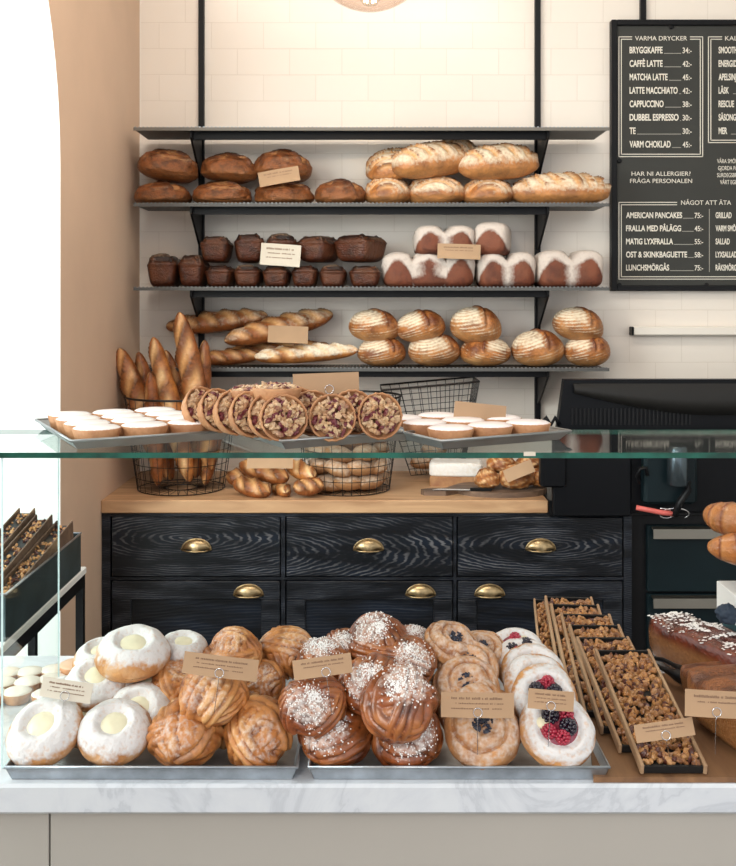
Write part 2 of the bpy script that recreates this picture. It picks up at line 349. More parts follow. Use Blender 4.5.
for p in wl.data.polygons:
    c = p.center
    if c.x < WX-.01 and abs(p.normal.x) < .5 and y0-.02 < c.y < y1+.02 and c.z > sill-.02 and c.z < 3.1: p.material_index = 1
wf = MB(); pts = [(WX-T-.01, y1-.01, sill+.02)]+[(WX-T-.01, cy_+(rr_-.012)*math.cos(a), zs+(rr_-.012)*math.sin(a)) for a in np.linspace(0, math.pi, 41)]+[(WX-T-.01, y0+.01, sill+.02)]
wf.tube(pts, .016, 6, closed=True)
wn = struct('window_1', wf, M['white_paint'])
gp = MB(); poly = [(y1-.01, sill+.02)]+[(cy_+(rr_-.012)*math.cos(a), zs+(rr_-.012)*math.sin(a)) for a in np.linspace(0, math.pi, 41)]+[(y0+.01, sill+.02)]
gp.prism(poly, 'x', WX-T-.013, WX-T-.007); gp.build('window_pane', M['glass'], wn)
struct('trim_1', MB().box(WX, WX+.004, BY-.004, BY, 0.97, 3.4), M['white_gloss'])

# pendant globe lamp
t = thing('pendant_lamp', 'clear glass globe pendant lamp with glowing filament bulb above the top shelf', 'lamp', (.005, 2.5, 2.485))
gm = [(.001, -.16)]+[(.16*math.sin(a), -.16*math.cos(a)) for a in np.linspace(.06, 2.75, 24)]
MB().lathe(gm, 48).build('glass_globe', glass_mat('amber_rose_glass', (.90, .80, .74)), t, smooth=True)
bb = MB().lathe([(.002, -.15), (.016, -.147), (.028, -.132), (.034, -.11), (.030, -.08), (.018, -.04), (.013, 0), (.012, .04)], 24).build('bulb', M['glass'], t, smooth=True)
fl = MB()
for k in range(6):
    a = k*math.pi/3; fl.tube([(.014*math.cos(a), .014*math.sin(a), -.14), (.010*math.cos(a+.5), .010*math.sin(a+.5), -.09)], .0014, 5)
fl.build('filament', plain('filament_glow', (1, .6, .25), .5, emit=((1, .62, .3), 60)), bb)
MB().lathe([(.02, .03), (.022, .14), (.012, .17)], 24).build('socket', M['brass'], t, smooth=True)
MB().tube([(0, 0, .16), (0, 0, .914)], .003, 8).build('cord', M['metal_black'], t)
ld = bpy.data.lights.new('filament_light', 'POINT'); ld.energy = 5; ld.color = (1, .8, .55); ld.shadow_soft_size = .03
lo = bpy.data.objects.new('filament_light', ld); COL.objects.link(lo); lo.parent = t; lo.location = (0, 0, -.06)

# ------------------------------------------------------------------ shelf rails, brackets and shelves
RX = [(202-368)*BY/F, (537-368)*BY/F]
SH = [(2.236, 'top perforated steel shelf above the bread, carrying nothing'), (1.955, 'second steel wall shelf, under the dark round loaves and batards'),
      (1.644, 'third steel wall shelf, under the rye tin loaves and cocoa loaves'), (1.345, 'lowest steel wall shelf, under the striped round loaves')]
for i, x in enumerate(RX+[(642-368)*BY/F]):
    lab = ['black vertical wall rail left, behind the dark round loaves', 'black vertical wall rail right, beside the long floury batard', 'short black wall rail running up behind the menu board'][i]
    z0 = [1.08, 1.08, 2.6][i]
    m = MB().box(x-.011, x+.011, BY-.022, BY-.001, z0, 3.4)
    rl = m.build('wall_rail', M['metal_black']); tag(rl, lab, 'rail', 'wall rails')
SY0 = 3.70; SX0 = -.868; SX1 = .893
for i, (z, lab) in enumerate(SH):
    t = thing('wall_shelf', lab, 'shelf', (0, 0, z), group='wall shelves')
    MB().box(SX0, SX1, SY0+.002, BY-.026, -.003, 0).build('shelf_plate', M['perf'], t)
    MB().box(SX0, SX1, SY0, SY0+.002, -.009, .003).build('front_lip', plain('shelf_lip', (.15, .135, .115), .5, .2) if i == 0 else M['lipm'] if 'lipm' in M else M.setdefault('lipm', plain('shelf_lip_grey', (.09, .087, .083), .5, .2)), t)
    th = MB()
    for k in range(118):
        x = SX0+.004+k*.0149
        th.box(x, x+.006, SY0-.0012, SY0+.002, .003, .0055)
    th.build('lip_teeth', M['galv'] if i == 0 else M['tray_alu'], t)
    bar = MB().box(RX[0]+.0, RX[1]+.0, SY0+.05, SY0+.064, -.034, -.004); bar.build('cross_bar', M['metal_black'], t)
    for x in RX:
        MB().prism([(SY0+.03, -.004), (SY0+.03, -.03), (BY-.04, -.155), (BY-.022, -.155), (BY-.022, -.004)], 'x', x-.004, x+.004).build('bracket', M['metal_black'], t)

# ------------------------------------------------------------------ menu board
bx0, bx1 = (611-368)*3.95/F, 2.05; bz1, bz0 = P(0, 20, 3.95).z, P(0, 291, 3.95).z
t = thing('menu_board', 'black framed dark grey menu board with cream lettering on the tiled wall', 'menu board', (bx0, 3.955, bz0))
bw = bx1-bx0; bh = bz1-bz0
MB().box(.01, bw-.01, 0, .018, .01, bh-.01).build('board_face', M['board_face'], t)
fr = MB(); fr.box(0, .022, -.014, .022, 0, bh, bev=.002); fr.box(bw-.022, bw, -.014, .022, 0, bh, bev=.002); fr.box(.022, bw-.022, -.014, .022, 0, .022, bev=.002); fr.box(.022, bw-.022, -.014, .022, bh-.022, bh, bev=.002)
fr.build('frame', M['metal_black'], t)
def bc(px, py): return ((px-368)*3.955/F-bx0, EYE-(py-HOR)*3.955/F-bz0)
for (px, py) in ((671, 27), (619, 161), (706, 285), (619, 285)):
    u, v = bc(px, py); MB().lathe([(.009, 0), (.009, .006), (.006, .008)], 16, Matrix.Translation((u, -.001, v)) @ Matrix.Rotation(R(90), 4, 'X')).build('magnet', M['metal_black'], t)
def text(s, px, py, h, mat, parent, width=None, right=False, sx=.62, centre=False, bold=.0):
    cu = bpy.data.curves.new('t', 'FONT'); cu.body = s; cu.size = 1; cu.offset = bold; cu.extrude = .02
    o = bpy.data.objects.new('t', cu); COL.objects.link(o); dg = bpy.context.evaluated_depsgraph_get(); dg.update()
    me = bpy.data.meshes.new_from_object(o.evaluated_get(dg)); bpy.data.objects.remove(o)
    n = len(me.vertices); a = np.zeros(n*3); me.vertices.foreach_get('co', a); a = a.reshape(-1, 3)
    x0, x1 = a[:, 0].min(), a[:, 0].max(); capH = .73
    S = h*3.955/F/capH; kx = S*sx if width is None else width*3.955/F/(x1-x0)
    w = (x1-x0)*kx; u, v = bc(px, py)
    off = -x0*kx-(w if right else w/2 if centre else 0)
    b = np.stack([a[:, 0]*kx+off+u, -.0012-a[:, 2]*.02, a[:, 1]*S+v], -1)
    me.vertices.foreach_set('co', b.ravel()); me.materials.clear(); me.materials.append(mat); me.update()
    return link('menu_text', me, parent)
def rule(mb, x0, x1, y0, y1):
    a = bc(x0, y1); b = bc(x1, y0); mb.box(a[0], b[0], -.0012, .001, a[1], b[1])
def frame_box(x0, y0, x1, y1, gap=None, w=1.0):
    mb = MB()
    for d in (0, 2.4):
        X0, X1, Y0, Y1 = x0+d, x1-d, y0+d, y1-d; tt = .75
        if gap: rule(mb, X0, gap[0], Y0, Y0+tt); rule(mb, gap[1], X1, Y0, Y0+tt)
        else: rule(mb, X0, X1, Y0, Y0+tt)
        rule(mb, X0, X1, Y1-tt, Y1); rule(mb, X0, X0+tt, Y0, Y1); rule(mb, X1-tt, X1, Y0, Y1)
    mb.build('ruled_border', M['letter'], t)
frame_box(618.5, 36.5, 703, 157, (632, 690)); frame_box(708, 36.5, 795, 143, (722, 782)); frame_box(618.5, 202, 820, 279.5, (677, 737))
text('VARMA DRYCKER', 661, 40.5, 4.6, M['letter'], t, width=52, centre=True)
text('KALLA DRYCKER', 752, 40.5, 4.6, M['letter'], t, width=54, centre=True)
text('NÅGOT ATT ÄTA', 706, 204.8, 4.6, M['letter'], t, width=50, centre=True)
L1 = [('BRYGGKAFFE', '34:-', 33), ('CAFFÈ LATTE', '42:-', 33), ('MATCHA LATTE', '45:-', 38), ('LATTE MACCHIATO', '42:-', 48), ('CAPPUCCINO', '38:-', 34), ('DUBBEL ESPRESSO', '30:-', 49), ('TE', '30:-', 6), ('VARM CHOKLAD', '45:-', 41)]
L2 = ['SMOOTHIE', 'ENERGIDRYCK', 'APELSINJUICE', 'LÄSK', 'RESCUE', 'SÄSONGSJUICE', 'MER']
L3 = [('AMERICAN PANCAKES', '75:-', 56), ('FRALLA MED PÅLÄGG', '45:-', 55), ('MATIG LYXFRALLA', '55:-', 47), ('OST & SKINKBAGUETTE', '58:-', 61), ('LUNCHSMÖRGÅS', '75:-', 43)]
L4 = ['GRILLAD', 'VARM SMÖRGÅS', 'SALLAD', 'LYXSALLAD', 'RÄKSMÖRGÅS']
dots = MB()
for k, (a, b, w) in enumerate(L1):
    y = 53.2+k*13.45; text(a, 629.5, y, 6.6, M['letter'], t, width=w, bold=.024); text(b, 691.5, y, 5.8, M['letter'], t, right=True, width=9, bold=.010)
    rule(dots, 629.5+w+1.5, 681, y-.1, y+.5)
for k, a in enumerate(L2):
    y = 53.2+k*13.45; text(a, 718.5, y, 6.6, M['letter'], t, sx=.5, bold=.024)
    if k in (3, 6): rule(dots, 733 if k == 3 else 731, 770, y-.1, y+.5)
for k, (a, b, w) in enumerate(L3):
    y = 218+k*13.1; text(a, 626, y, 5.9, M['letter'], t, width=w, bold=.024); text(b, 703, y, 5.4, M['letter'], t, right=True, width=8.5, bold=.010)
    rule(dots, 626+w+1, 693.5, y-.1, y+.5)
for k, a in enumerate(L4): text(a, 715.5, 218+k*13.1, 5.9, M['letter'], t, sx=.5, bold=.024)
rule(dots, 709, 709.6, 209, 272)
dots.build('dotted_leader', M['letter_dim'], t)
for k, s in enumerate(['HAR NI ALLERGIER?', 'FRÅGA PERSONALEN']): text(s, 661, 175.8+k*7.2, 4.4, M['letter'], t, centre=True, width=[59, 62][k])
for k, s in enumerate(['VÅRA SMÖRGÅSAR', 'GJORDA PÅ', 'SURDEGSBRÖD', 'VÅRT EGET']): text(s, [717, 718, 717, 720][k], 163.2+k*7, 4.4, M['letter'], t, sx=.62)

# slim white wall rail under the board
t = thing('ticket_rail', 'slim cream rail with dark end cap on the wall under the menu board', 'rail', P(631, 331, 3.95))
MB().box(.008, 1.1, -.016, .029, -.017, .017, bev=.004).build('rail_body', M['white_gloss'], t)
MB().box(0, .008, -.016, .029, -.017, .017, bev=.002).build('end_cap', M['metal_black'], t)

# ------------------------------------------------------------------ back counter
CY = 3.40
def cx(px): return (px-368)*CY/F
def cz(py): return EYE-(py-HOR)*CY/F
wt = MB().box(WX+.001, cx(548), CY-.005, BY-.001, .876, .92, bev=.003).build('oak_worktop', M['oak'])
tag(wt, 'long oak worktop on the black cabinet, carrying baskets of bread', 'worktop')
bs = MB().box(cx(548)+.001, 2.2, CY+.0, BY-.001, .866, .918, bev=.003).build('black_worktop', M['black_plastic2']); tag(bs, 'black worktop under the till, right of the oak worktop', 'worktop')
cab = thing('sideboard_cabinet', 'blue-black worn wooden cabinet with three drawers over three doors and brass pulls', 'cabinet', (0, CY, 0))
X0, X1 = WX+.002, cx(632)
bw_frame = black_wood('black_frame_wood', (0, .3), 2.0, .5, 60)
fb = MB(); top = .874; yb = BY-CY-.01
fb.box(X0, X0+.02, .012, yb, 0, top); fb.box(X1-.02, X1, .012, yb, 0, top); fb.box(X0+.02, X1-.02, yb-.01, yb, 0, top)
fb.box(X0+.02, X1-.02, .012, yb-.01, 0, .06); fb.box(X0+.02, X1-.02, .03, yb-.01, .62, .64); fb.box(X0+.02, X1-.02, .016, yb-.01, top-.012, top)
for a, b in ((X0, cx(110)), (cx(281), cx(285)), (cx(453.5), cx(456.5)), (cx(624), X1)): fb.box(a, b, .004, .03, .0, top)
fb.box(X0, X1, .006, .03, cz(580.5), cz(577.5)); fb.box(X0, X1, .006, .03, cz(517), top)
fb.build('carcass', bw_frame, cab)
def cup_handle(parent, px, py):
    x, z = cx(px), cz(py); w, h, d = .049, .046, .022; v = []; f = []; nu, nv = 20, 8
    # quarter-dome cup, open below
    for j in range(nv+1):
        a = (math.pi/2)*j/nv
        for i in range(nu+1):
            th = math.pi*i/nu; r = math.cos(a)
            v.append((x+w*math.cos(th)*(.35+.65*r if j else 1), -.001-d*math.sin(a)*math.sin(th)**.4 if 0 < i < nu else -.001, z-.018+h*.8*math.sin(th)*r))
    for j in range(nv):
        for i in range(nu): q = j*(nu+1)+i; f.append((q, q+1, q+nu+2, q+nu+1))
    mb = MB(); mb.add(v, f); mb.add([(a[0], -.0001+a[1]*.0, a[2]) for a in v[:nu+1]], [tuple(range(nu+1))])
    # rim flange
    mb.tube([(x+(w+.001)*math.cos(q), -.003, z-.018+(h*.8+.001)*math.sin(q)) for q in np.linspace(0, math.pi, 20)], .003, 6)
    mb.tube([(x-w*.98, -.003, z-.018), (x-w*.6, -d*.9, z-.019), (x, -d-.002, z-.020), (x+w*.6, -d*.9, z-.019), (x+w*.98, -.003, z-.018)], .003, 6)
    return mb.build('cup_handle', M['brass'], parent, smooth=True)
DR = [(112, 280, 196.5, (-.62, .79)), (286.5, 452.5, 368.5, (-.45, .74)), (458, 622.5, 540.5, (.62, .765))]
for k, (a, b, hx, cen) in enumerate(DR):
    d = MB().box(cx(a), cx(b), 0, .02, cz(576.5), cz(517.5), bev=.002).build('drawer', black_wood('drawer_wood', cen, k*1.7+.3, 1.0), cab); cup_handle(d, hx, 544.5)
for k, (a, b, hx) in enumerate([(112, 280, 248.5), (286.5, 452.5, 420.5), (458, 622.5, 489.5)]):
    mw = black_wood('door_wood', ((cx(a)+cx(b))/2, -.4), k*2.1+5, .7, 55); x0, x1, z0, z1 = cx(a), cx(b), .065, cz(581.5); s = .064
    d = MB(); d.box(x0, x1, 0, .02, z1-.062, z1, bev=.002); d.box(x0, x0+s, 0, .02, z0, z1-.0625, bev=.002); d.box(x1-s, x1, 0, .02, z0, z1-.0625, bev=.002); d.box(x0+s, x1-s, 0, .02, z0, z0+.06, bev=.002)
    d = d.build('door', mw, cab); MB().box(x0+s, x1-s, .010, .016, z0+.06, z1-.062).build('door_panel', M['door_panel'] if 'door_panel' in M else M.setdefault('door_panel', black_wood('panel_wood', (0, .2), 9, .18, 30)), d)
    cup_handle(d, hx, 590)
# dark teal drawer unit to the right
tu = thing('drawer_unit', 'dark teal drawer unit with bronze lip pulls right of the black cabinet', 'cabinet', (0, CY, 0))
MB().box(cx(633.5), 2.18, .03, .55, 0, .862).build('carcass', M['black_plastic2'], tu)
for k, (ya, yb_) in enumerate([(526, 592), (595, 660), (663, 730)]):
    for j, (xa, xb) in enumerate([(cx(648), 1.55), (1.56, 2.17)]):
        d = MB().box(xa, xb, .004, .03, cz(yb_), cz(ya), bev=.002).build('drawer', M['teal'], tu)
        q = MB(); zt = cz(ya)-.002
        q.prism([(0.003, zt), (-.022, zt-.004), (-.026, zt-.036), (-.022, zt-.036), (-.018, zt-.008), (.003, zt-.006)], 'x', xa+.012, xb-.02); q.build('lip_pull', M['steel_lip'], d)

# till display and machine, cables
t = thing('till_display', 'large black till display seen from behind, on the black worktop', 'display', (.62, 3.47, .918))
def tz(py, Y=3.47): return EYE-(py-HOR)*Y/F-.918
def tx(px, Y=3.47): return (px-368)*Y/F-.62
prof = [(tx(563), tz(379)), (1.15, tz(379)), (1.15, tz(432)), (tx(556), tz(430))]
MB().prism(prof, 'y', -.02, .02).build('display_housing', M['black_plastic'], t)
v = []; f = []; n = 24
for i in range(n+1):
    u = i/n; x = tx(572)+u*(1.12-tx(572)); zb = tz(384)-(.03+.075*math.sin(math.pi*min(1, u*1.05))) 
    v += [(x, -.021, tz(383)), (x, -.045, (tz(383)+zb)/2), (x, -.03, zb), (x, -.019, zb)]
for i in range(n):
    for j in range(3): f.append((i*4+j, i*4+j+1, i*4+4+j+1, i*4+4+j))
mb = MB(); mb.add(v, f); mb.build('rear_bulge', M['grey_plastic'], t, smooth=True)
mb = MB()
for k in range(30): mb.box(tx(570)+k*.014, tx(570)+k*.014+.006, -.024, -.019, tz(424), tz(408))
mb.build('vent_slot', M['black_plastic2'], t)
MB().box(.25, .34, -.01, .05, .012, tz(428)).build('stand_neck', M['black_plastic2'], t)
MB().box(.12, .46, -.05, .12, .0, .012, bev=.003).build('stand_foot', M['black_plastic2'], t)
MB().tube([(tx(541), -.02, tz(432)), (tx(541), -.02, tz(422)), (tx(545), -.02, tz(417)), (tx(550), -.02, tz(424)), (tx(554), -.02, tz(417)), (tx(558), -.02, tz(424))], .009, 8).build('cable_clip', M['black_plastic'], t, smooth=True)
t = thing('till_cabinet', 'black till housing with hanging cables below the display', 'till', (0, 3.36, 0))
def qz(py): return EYE-(py-HOR)*3.36/F
def qx(px): return (px-368)*3.36/F
b_ = MB(); b_.box(qx(553), qx(632), 0, .03, qz(517), qz(433), bev=.006); b_.box(qx(632), 2.1, .02, .035, qz(514), qz(434), bev=.004)
b_.build('front_panel', M['black_plastic'], t)
MB().box(qx(540), qx(566), -.012, .03, qz(487), qz(456), bev=.006).build('side_box', M['black_plastic'], t)
cb = MB().box(qx(642), qx(695), -.03, .02, qz(503), qz(455), bev=.01).build('card_reader', M['teal'], t)
MB().lathe([(.03, 0), (.034, .004), (.034, .12), (.028, .13)], 28, Matrix.Translation((qx(672), -.06, qz(482)))).build('steel_cylinder', plain('brushed_dark_steel', (.10, .13, .15), .25, .8), t, smooth=True, auto=50)
hk = MB(); hk.tube([(qx(637), -.03, qz(482)), (qx(634), -.035, qz(474)), (qx(637), -.035, qz(467)), (qx(643), -.035, qz(466)), (qx(645), -.03, qz(474))], .006, 8); hk.build('cable_hook', M['black_plastic2'], t, smooth=True)
MB().tube([(qx(633), -.04, qz(505)), (qx(645), -.05, qz(507)), (qx(658), -.06, qz(509)), (qx(668), -.06, qz(510))], .0085, 8).build('coral_cable', M['pink_cable'], t, smooth=True)
MB().tube([(qx(668), -.06, qz(512)), (qx(676), -.06, qz(496)), (qx(683), -.06, qz(486)), (qx(682), -.06, qz(478))], .012, 8).build('black_cable', M['black_plastic2'], t, smooth=True)
MB().tube([(qx(655)+.07*math.sin(a)*.5+a*.008, -.05-.01*math.cos(a), qz(510)+.018*math.cos(a)) for a in np.linspace(0, 9, 50)], .0025, 6).build('coiled_wire', M['clip'], t, smooth=True)

# ------------------------------------------------------------------ bread shapes
def flat_base(z, k=.35): return np.where(z < 0, z*k, z)
def k_dark(seed):
    def fn(d):
        n = fbm(d, 2.2, seed); n2 = fbm(d, 9, seed+5); a = d[:, 0]*.8+d[:, 1]*.6+.12*fbm(d, 3, seed+9)
        cut = np.exp(-((a-.1)/.10)**2)*sstep(.25, .6, d[:, 2]); lip = np.exp(-((a+.06)/.06)**2)*sstep(.2, .5, d[:, 2])
        ck = np.exp(-(fbm(d, 4.5, seed+31)/.10)**2)*sstep(.15, .5, d[:, 2]); r = 1+.07*n+.035*n2-.12*cut+.15*lip-.03*ck
        e = np.sign(d)*np.abs(d)**.82
        p = e*r[:, None]*np.array([.125, .12, .105]); p[:, 2] = flat_base(p[:, 2], .55)
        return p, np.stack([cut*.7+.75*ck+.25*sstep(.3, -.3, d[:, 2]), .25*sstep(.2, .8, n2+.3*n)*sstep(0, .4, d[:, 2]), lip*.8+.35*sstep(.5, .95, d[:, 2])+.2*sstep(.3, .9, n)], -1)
    return ball_mesh('loaf', fn, M['b_dark'], 120, 64)
def k_batard(seed, L=.17, w=.075, h=.072, mat='b_sour', slashes=3, flour=.8):
    def fn(d):
        n = fbm(d, 2.5, seed); n2 = fbm(d, 9, seed+3); s = d[:, 0]*slashes*.9+d[:, 1]*.9+.15*n+seed*.3
        ph = (s % 1.0); top = sstep(.05, .5, d[:, 2]); c = np.exp(-((ph-.5)/.17)**2)*top; lip = np.exp(-((ph-.76)/.055)**2)*top
        r = 1+.04*n+.012*n2-.09*c+.10*lip
        e = np.sign(d)*np.abs(d)**np.array([.8, 1, .95])
        p = e*r[:, None]*np.array([L, w, h]); p[:, 2] = flat_base(p[:, 2], .6)
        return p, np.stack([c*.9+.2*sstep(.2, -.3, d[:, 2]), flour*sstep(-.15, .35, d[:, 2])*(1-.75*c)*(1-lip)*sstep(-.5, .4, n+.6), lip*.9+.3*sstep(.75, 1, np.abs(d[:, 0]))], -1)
    return ball_mesh('batard', fn, M[mat], 96, 36)
def k_striped(seed, side=-1):
    def fn(d):
        n = fbm(d, 2.0, seed); n2 = fbm(d, 8, seed+3)
        ax = np.array([side*.42, -.22, .88]); ax /= np.linalg.norm(ax); u = d@ax
        ang = np.arccos(np.clip(u, -1, 1)); st = .5+.5*np.sin(ang*36+.9*n)
        a = d[:, 0]*(-side)*.9-.18+d[:, 1]*.25+.1*n
        ear = np.exp(-((a-.06)/.26)**2)*sstep(-.1, .35, d[:, 2]); lip = np.exp(-((a+.2)/.05)**2)*sstep(0, .35, d[:, 2])
        r = 1+.035*n+.01*n2+.055*ear+.09*lip-.07*np.exp(-((a+.12)/.05)**2)*sstep(0, .35, d[:, 2])+.008*st
        e = np.sign(d)*np.abs(d)**np.array([.9, .9, .95])
        p = e*r[:, None]*np.array([.098, .095, .085]); p[:, 2] = flat_base(p[:, 2], .75)
        patch = sstep(-.24, -.42, a+.05*n2)*sstep(.0, .4, d[:, 2]); band = sstep(.35, .75, st)*sstep(2.1, 1.6, ang)*(1-ear)*sstep(-1.2, .6, n2+.3*n)
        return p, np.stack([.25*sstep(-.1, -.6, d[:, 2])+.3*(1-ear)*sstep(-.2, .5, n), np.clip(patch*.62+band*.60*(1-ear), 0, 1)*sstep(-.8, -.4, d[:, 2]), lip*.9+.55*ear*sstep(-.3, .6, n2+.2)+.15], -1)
    return ball_mesh('striped_loaf', fn, M['b_sour'], 128, 90)
def k_rye(seed):
    def fn(d):
        n = fbm(d, 3, seed); n2 = fbm(d, 10, seed+1)
        e = np.sign(d)*np.abs(d)**np.array([.38, .34, .5]); tp = 1+.16*np.clip(e[:, 2], -1, .5)
        p = e*np.array([.055, .12, .055]); p[:, 0] *= tp; p[:, 1] *= 1+.06*e[:, 2]
        top = sstep(.25, .7, d[:, 2]); ck = np.exp(-(fbm(d, 5, seed+31)/.12)**2)*top; p[:, 2] += top*(.016*(1-np.abs(d[:, 0]))+.010*n+.008*n2)-.004*ck; p[:, :2] *= (1+.05*np.exp(-((d[:, 2]-.4)/.12)**2))[:, None]
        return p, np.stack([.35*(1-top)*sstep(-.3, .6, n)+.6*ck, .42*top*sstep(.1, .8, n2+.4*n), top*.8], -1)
    return ball_mesh('rye_loaf', fn, M['b_rye'], 110, 64)
def k_cocoa(lobes, seed):
    w = .062*lobes
    def fn(d):
        n = fbm(d, 3, seed); e = np.sign(d)*np.abs(d)**np.array([.3 if lobes > 1 else .4, .38, .5]); x = e[:, 0]
        lob = np.abs(np.sin((x*.985+1)*.5*math.pi*lobes)) if lobes > 1 else np.cos(x*1.3)
        p = e*np.array([w, .10, .056]); top = sstep(-.1, .5, d[:, 2]); p[:, 2] += top*(.018*np.sqrt(np.clip(lob, 0, 1))-.012*(lob < .25)+.003*n)
        p[:, 1] -= (1-sstep(0, .5, lob))*.0-0; p[:, 1] += np.where(d[:, 1] < 0, (1-np.sqrt(np.clip(lob, 0, 1)))*.012, 0)
        p[:, 0] *= 1+.05*sstep(-.2, .4, d[:, 2])
        uu = ((x+1)*.5*lobes) % 1.0*2-1 if lobes > 1 else x; zz = e[:, 2]+1; fl = 1-sstep(1.18, .86, uu**2/.98+(zz/1.52)**2+.06*fbm(d, 5, seed+4))*(d[:, 1] < .3)
        return p, np.stack([.5*(1-fl)*sstep(-.6, .5, n), fl*.95+.2*(1-fl)*sstep(.3, -.1, lob), .1+.3*(1-sstep(0, .3, lob))], -1)
    return ball_mesh('cocoa_loaf', fn, M['b_cocoa'], 120+80*lobes, 110)
def k_baguette(seed, L=.5, r=.034, mat='b_bag', ns=5, flour=.1, taper=.5):
    def fn(d):
        # use x along length
        x = np.clip(d[:, 0], -1, 1); q = np.sign(x)*(1-(1-np.abs(x))**.62)
        ang = np.stack([d[:, 1], d[:, 2]], -1); l = np.linalg.norm(ang, axis=1)+1e-9; ang /= l[:, None]
        rad = r*np.clip(1-np.abs(q)**4, 0, 1)**.5*(1-.18*np.abs(q))
        n = fbm(np.stack([q*4, ang[:, 0], ang[:, 1]], -1), 2, seed)
        s = q*ns*.42+ang[:, 0]*.62+seed*.37+.05*n; ph = s % 1.0; top = sstep(.0, .5, ang[:, 1])
        c = np.exp(-((ph-.45)/.24)**2)*top; lip = np.exp(-((ph-.80)/.06)**2)*top
        rad = rad*(1+.05*n-.14*c+.20*lip)
        p = np.stack([q*L/2, ang[:, 0]*rad, ang[:, 1]*rad*.92], -1)
        return p, np.stack([c*1.0, flour*sstep(-.3, .5, n+.3)*sstep(-.2, .5, ang[:, 1])*(1-.5*c), lip*.9+.25*sstep(.2, .9, n)+.5*sstep(.9, 1, np.abs(q))], -1)
    # directions ordered with poles on x for even rings
    def fn2(d):
        return fn(np.stack([d[:, 2], d[:, 1], -d[:, 0]], -1))
    me = ball_mesh('baguette', fn2, M[mat], 28, 110, base0=False); me['dims'] = [L, 2*r, 2*r*.92]; return me
def k_roll(seed):
    def fn(d):
        n = fbm(d, 2.5, seed); c = np.exp(-((d[:, 1]+.1*n)/.1)**2)*sstep(.3, .8, d[:, 2])
        p = d*(1+.04*n-.07*c)[:, None]*np.array([.062, .045, .036]); p[:, 2] = flat_base(p[:, 2], .7)
        return p, np.stack([.5*c+.2, .5*sstep(-.2, .5, d[:, 2]+.6*n), .2*(1-c)*sstep(0, 1, n)], -1)
    return ball_mesh('roll', fn, M['b_roll'], 40, 24)

def place(me, name, label, cat, group, box, Y, base=None, rz=0, rx=0, ry=0, sy=None, depth=None):
    """stand a one-mesh loaf so that it covers about this width and height at distance Y"""
    x0, ya, x1, yb = box; w = (x1-x0)*Y/F; h = (yb-ya)*Y/F; dx, dy, dz = me['dims']
    o = link(name, me); sx = w/dx; sz = h/dz
    if abs(rz) > 60: sx = w/dy; o.scale = (depth/dx if depth else (sx+sz)/2, sx, sz)
    else: o.scale = (sx, depth/dy if depth else (sy or (sx+sz)/2), sz)
    z = base if base is not None else EYE-(yb-HOR)*Y/F
    o.location = ((x0+x1)/2*Y/F-.368*Y, Y, z); o.rotation_euler = (R(rx), R(ry), R(rz)); return tag(o, label, cat, group)
def place_long(me, name, label, cat, group, A, B, roll=0, rs=1.0):
    A = Vector(A); B = Vector(B); x = (B-A); L = x.length; x.normalize(); up = Vector((0, -.5, 1)).normalized()
    y = up.cross(x).normalized(); z = x.cross(y); o = link(name, me); m = Matrix((x, y, z)).transposed().to_4x4() @ Matrix.Rotation(R(roll), 4, 'X')
    o.rotation_euler = m.to_euler(); o.location = (A+B)/2; o.scale = (L/me['dims'][0], rs, rs); return tag(o, label, cat, group)

ZS = [z+.0005 for z, _ in SH]
dark = [k_dark(s) for s in (1, 2, 3)]
G = 'dark round loaves on the second wall shelf'
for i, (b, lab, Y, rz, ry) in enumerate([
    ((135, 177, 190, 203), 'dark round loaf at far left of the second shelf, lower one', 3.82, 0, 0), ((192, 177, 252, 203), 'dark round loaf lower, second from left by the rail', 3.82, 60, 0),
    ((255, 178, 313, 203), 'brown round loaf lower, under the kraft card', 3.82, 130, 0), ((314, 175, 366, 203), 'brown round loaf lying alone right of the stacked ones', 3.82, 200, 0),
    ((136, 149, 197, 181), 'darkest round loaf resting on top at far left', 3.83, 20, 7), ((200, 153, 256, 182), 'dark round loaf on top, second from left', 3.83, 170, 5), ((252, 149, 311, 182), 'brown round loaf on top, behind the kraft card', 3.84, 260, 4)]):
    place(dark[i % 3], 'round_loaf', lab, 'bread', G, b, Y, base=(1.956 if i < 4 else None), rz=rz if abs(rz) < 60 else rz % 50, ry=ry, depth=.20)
bat = [k_batard(s) for s in (1, 2)]; batlong = k_batard(5, .19, .07, .07, slashes=4)
G = 'floury batards on the second wall shelf'
for i, (b, lab, Y, rz, ry, base) in enumerate([
    ((365, 172, 412, 203), 'floury batard, end on, leftmost of the lower row of batards', 3.84, 72, 0, 1.956), ((406, 171, 466, 203), 'floury batard, second in the lower row, slightly turned', 3.84, 66, 0, 1.956),
    ((462, 173, 514, 203), 'floury batard, third in the lower row, beside the long one', 3.84, 70, 0, 1.956), ((510, 169, 610, 204), 'long floury batard at right end with brown scored crust', 3.80, -4, 0, 1.956),
    ((368, 148, 420, 180), 'dark batard leaning behind, leftmost of the upper batards', 3.88, 62, -20, None), ((391, 141, 474, 178), 'large pale batard on top in the middle of the batards', 3.80, 20, -8, None),
    ((432, 138, 478, 172), 'small batard end visible behind the two large top batards', 3.90, 40, 0, None), ((458, 143, 541, 180), 'large brown scored batard on top at right', 3.80, 10, -5, None)]):
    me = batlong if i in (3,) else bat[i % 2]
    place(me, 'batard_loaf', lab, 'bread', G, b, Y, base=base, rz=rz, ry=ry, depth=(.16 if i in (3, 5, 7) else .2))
rye = [k_rye(s) for s in (1, 2, 3)]
G = 'rye tin loaves on the third wall shelf'
xs = [(151, 181), (181.5, 207.5), (208, 235), (236, 263), (264, 291), (292.5, 318.5), (320, 347), (349, 381)]
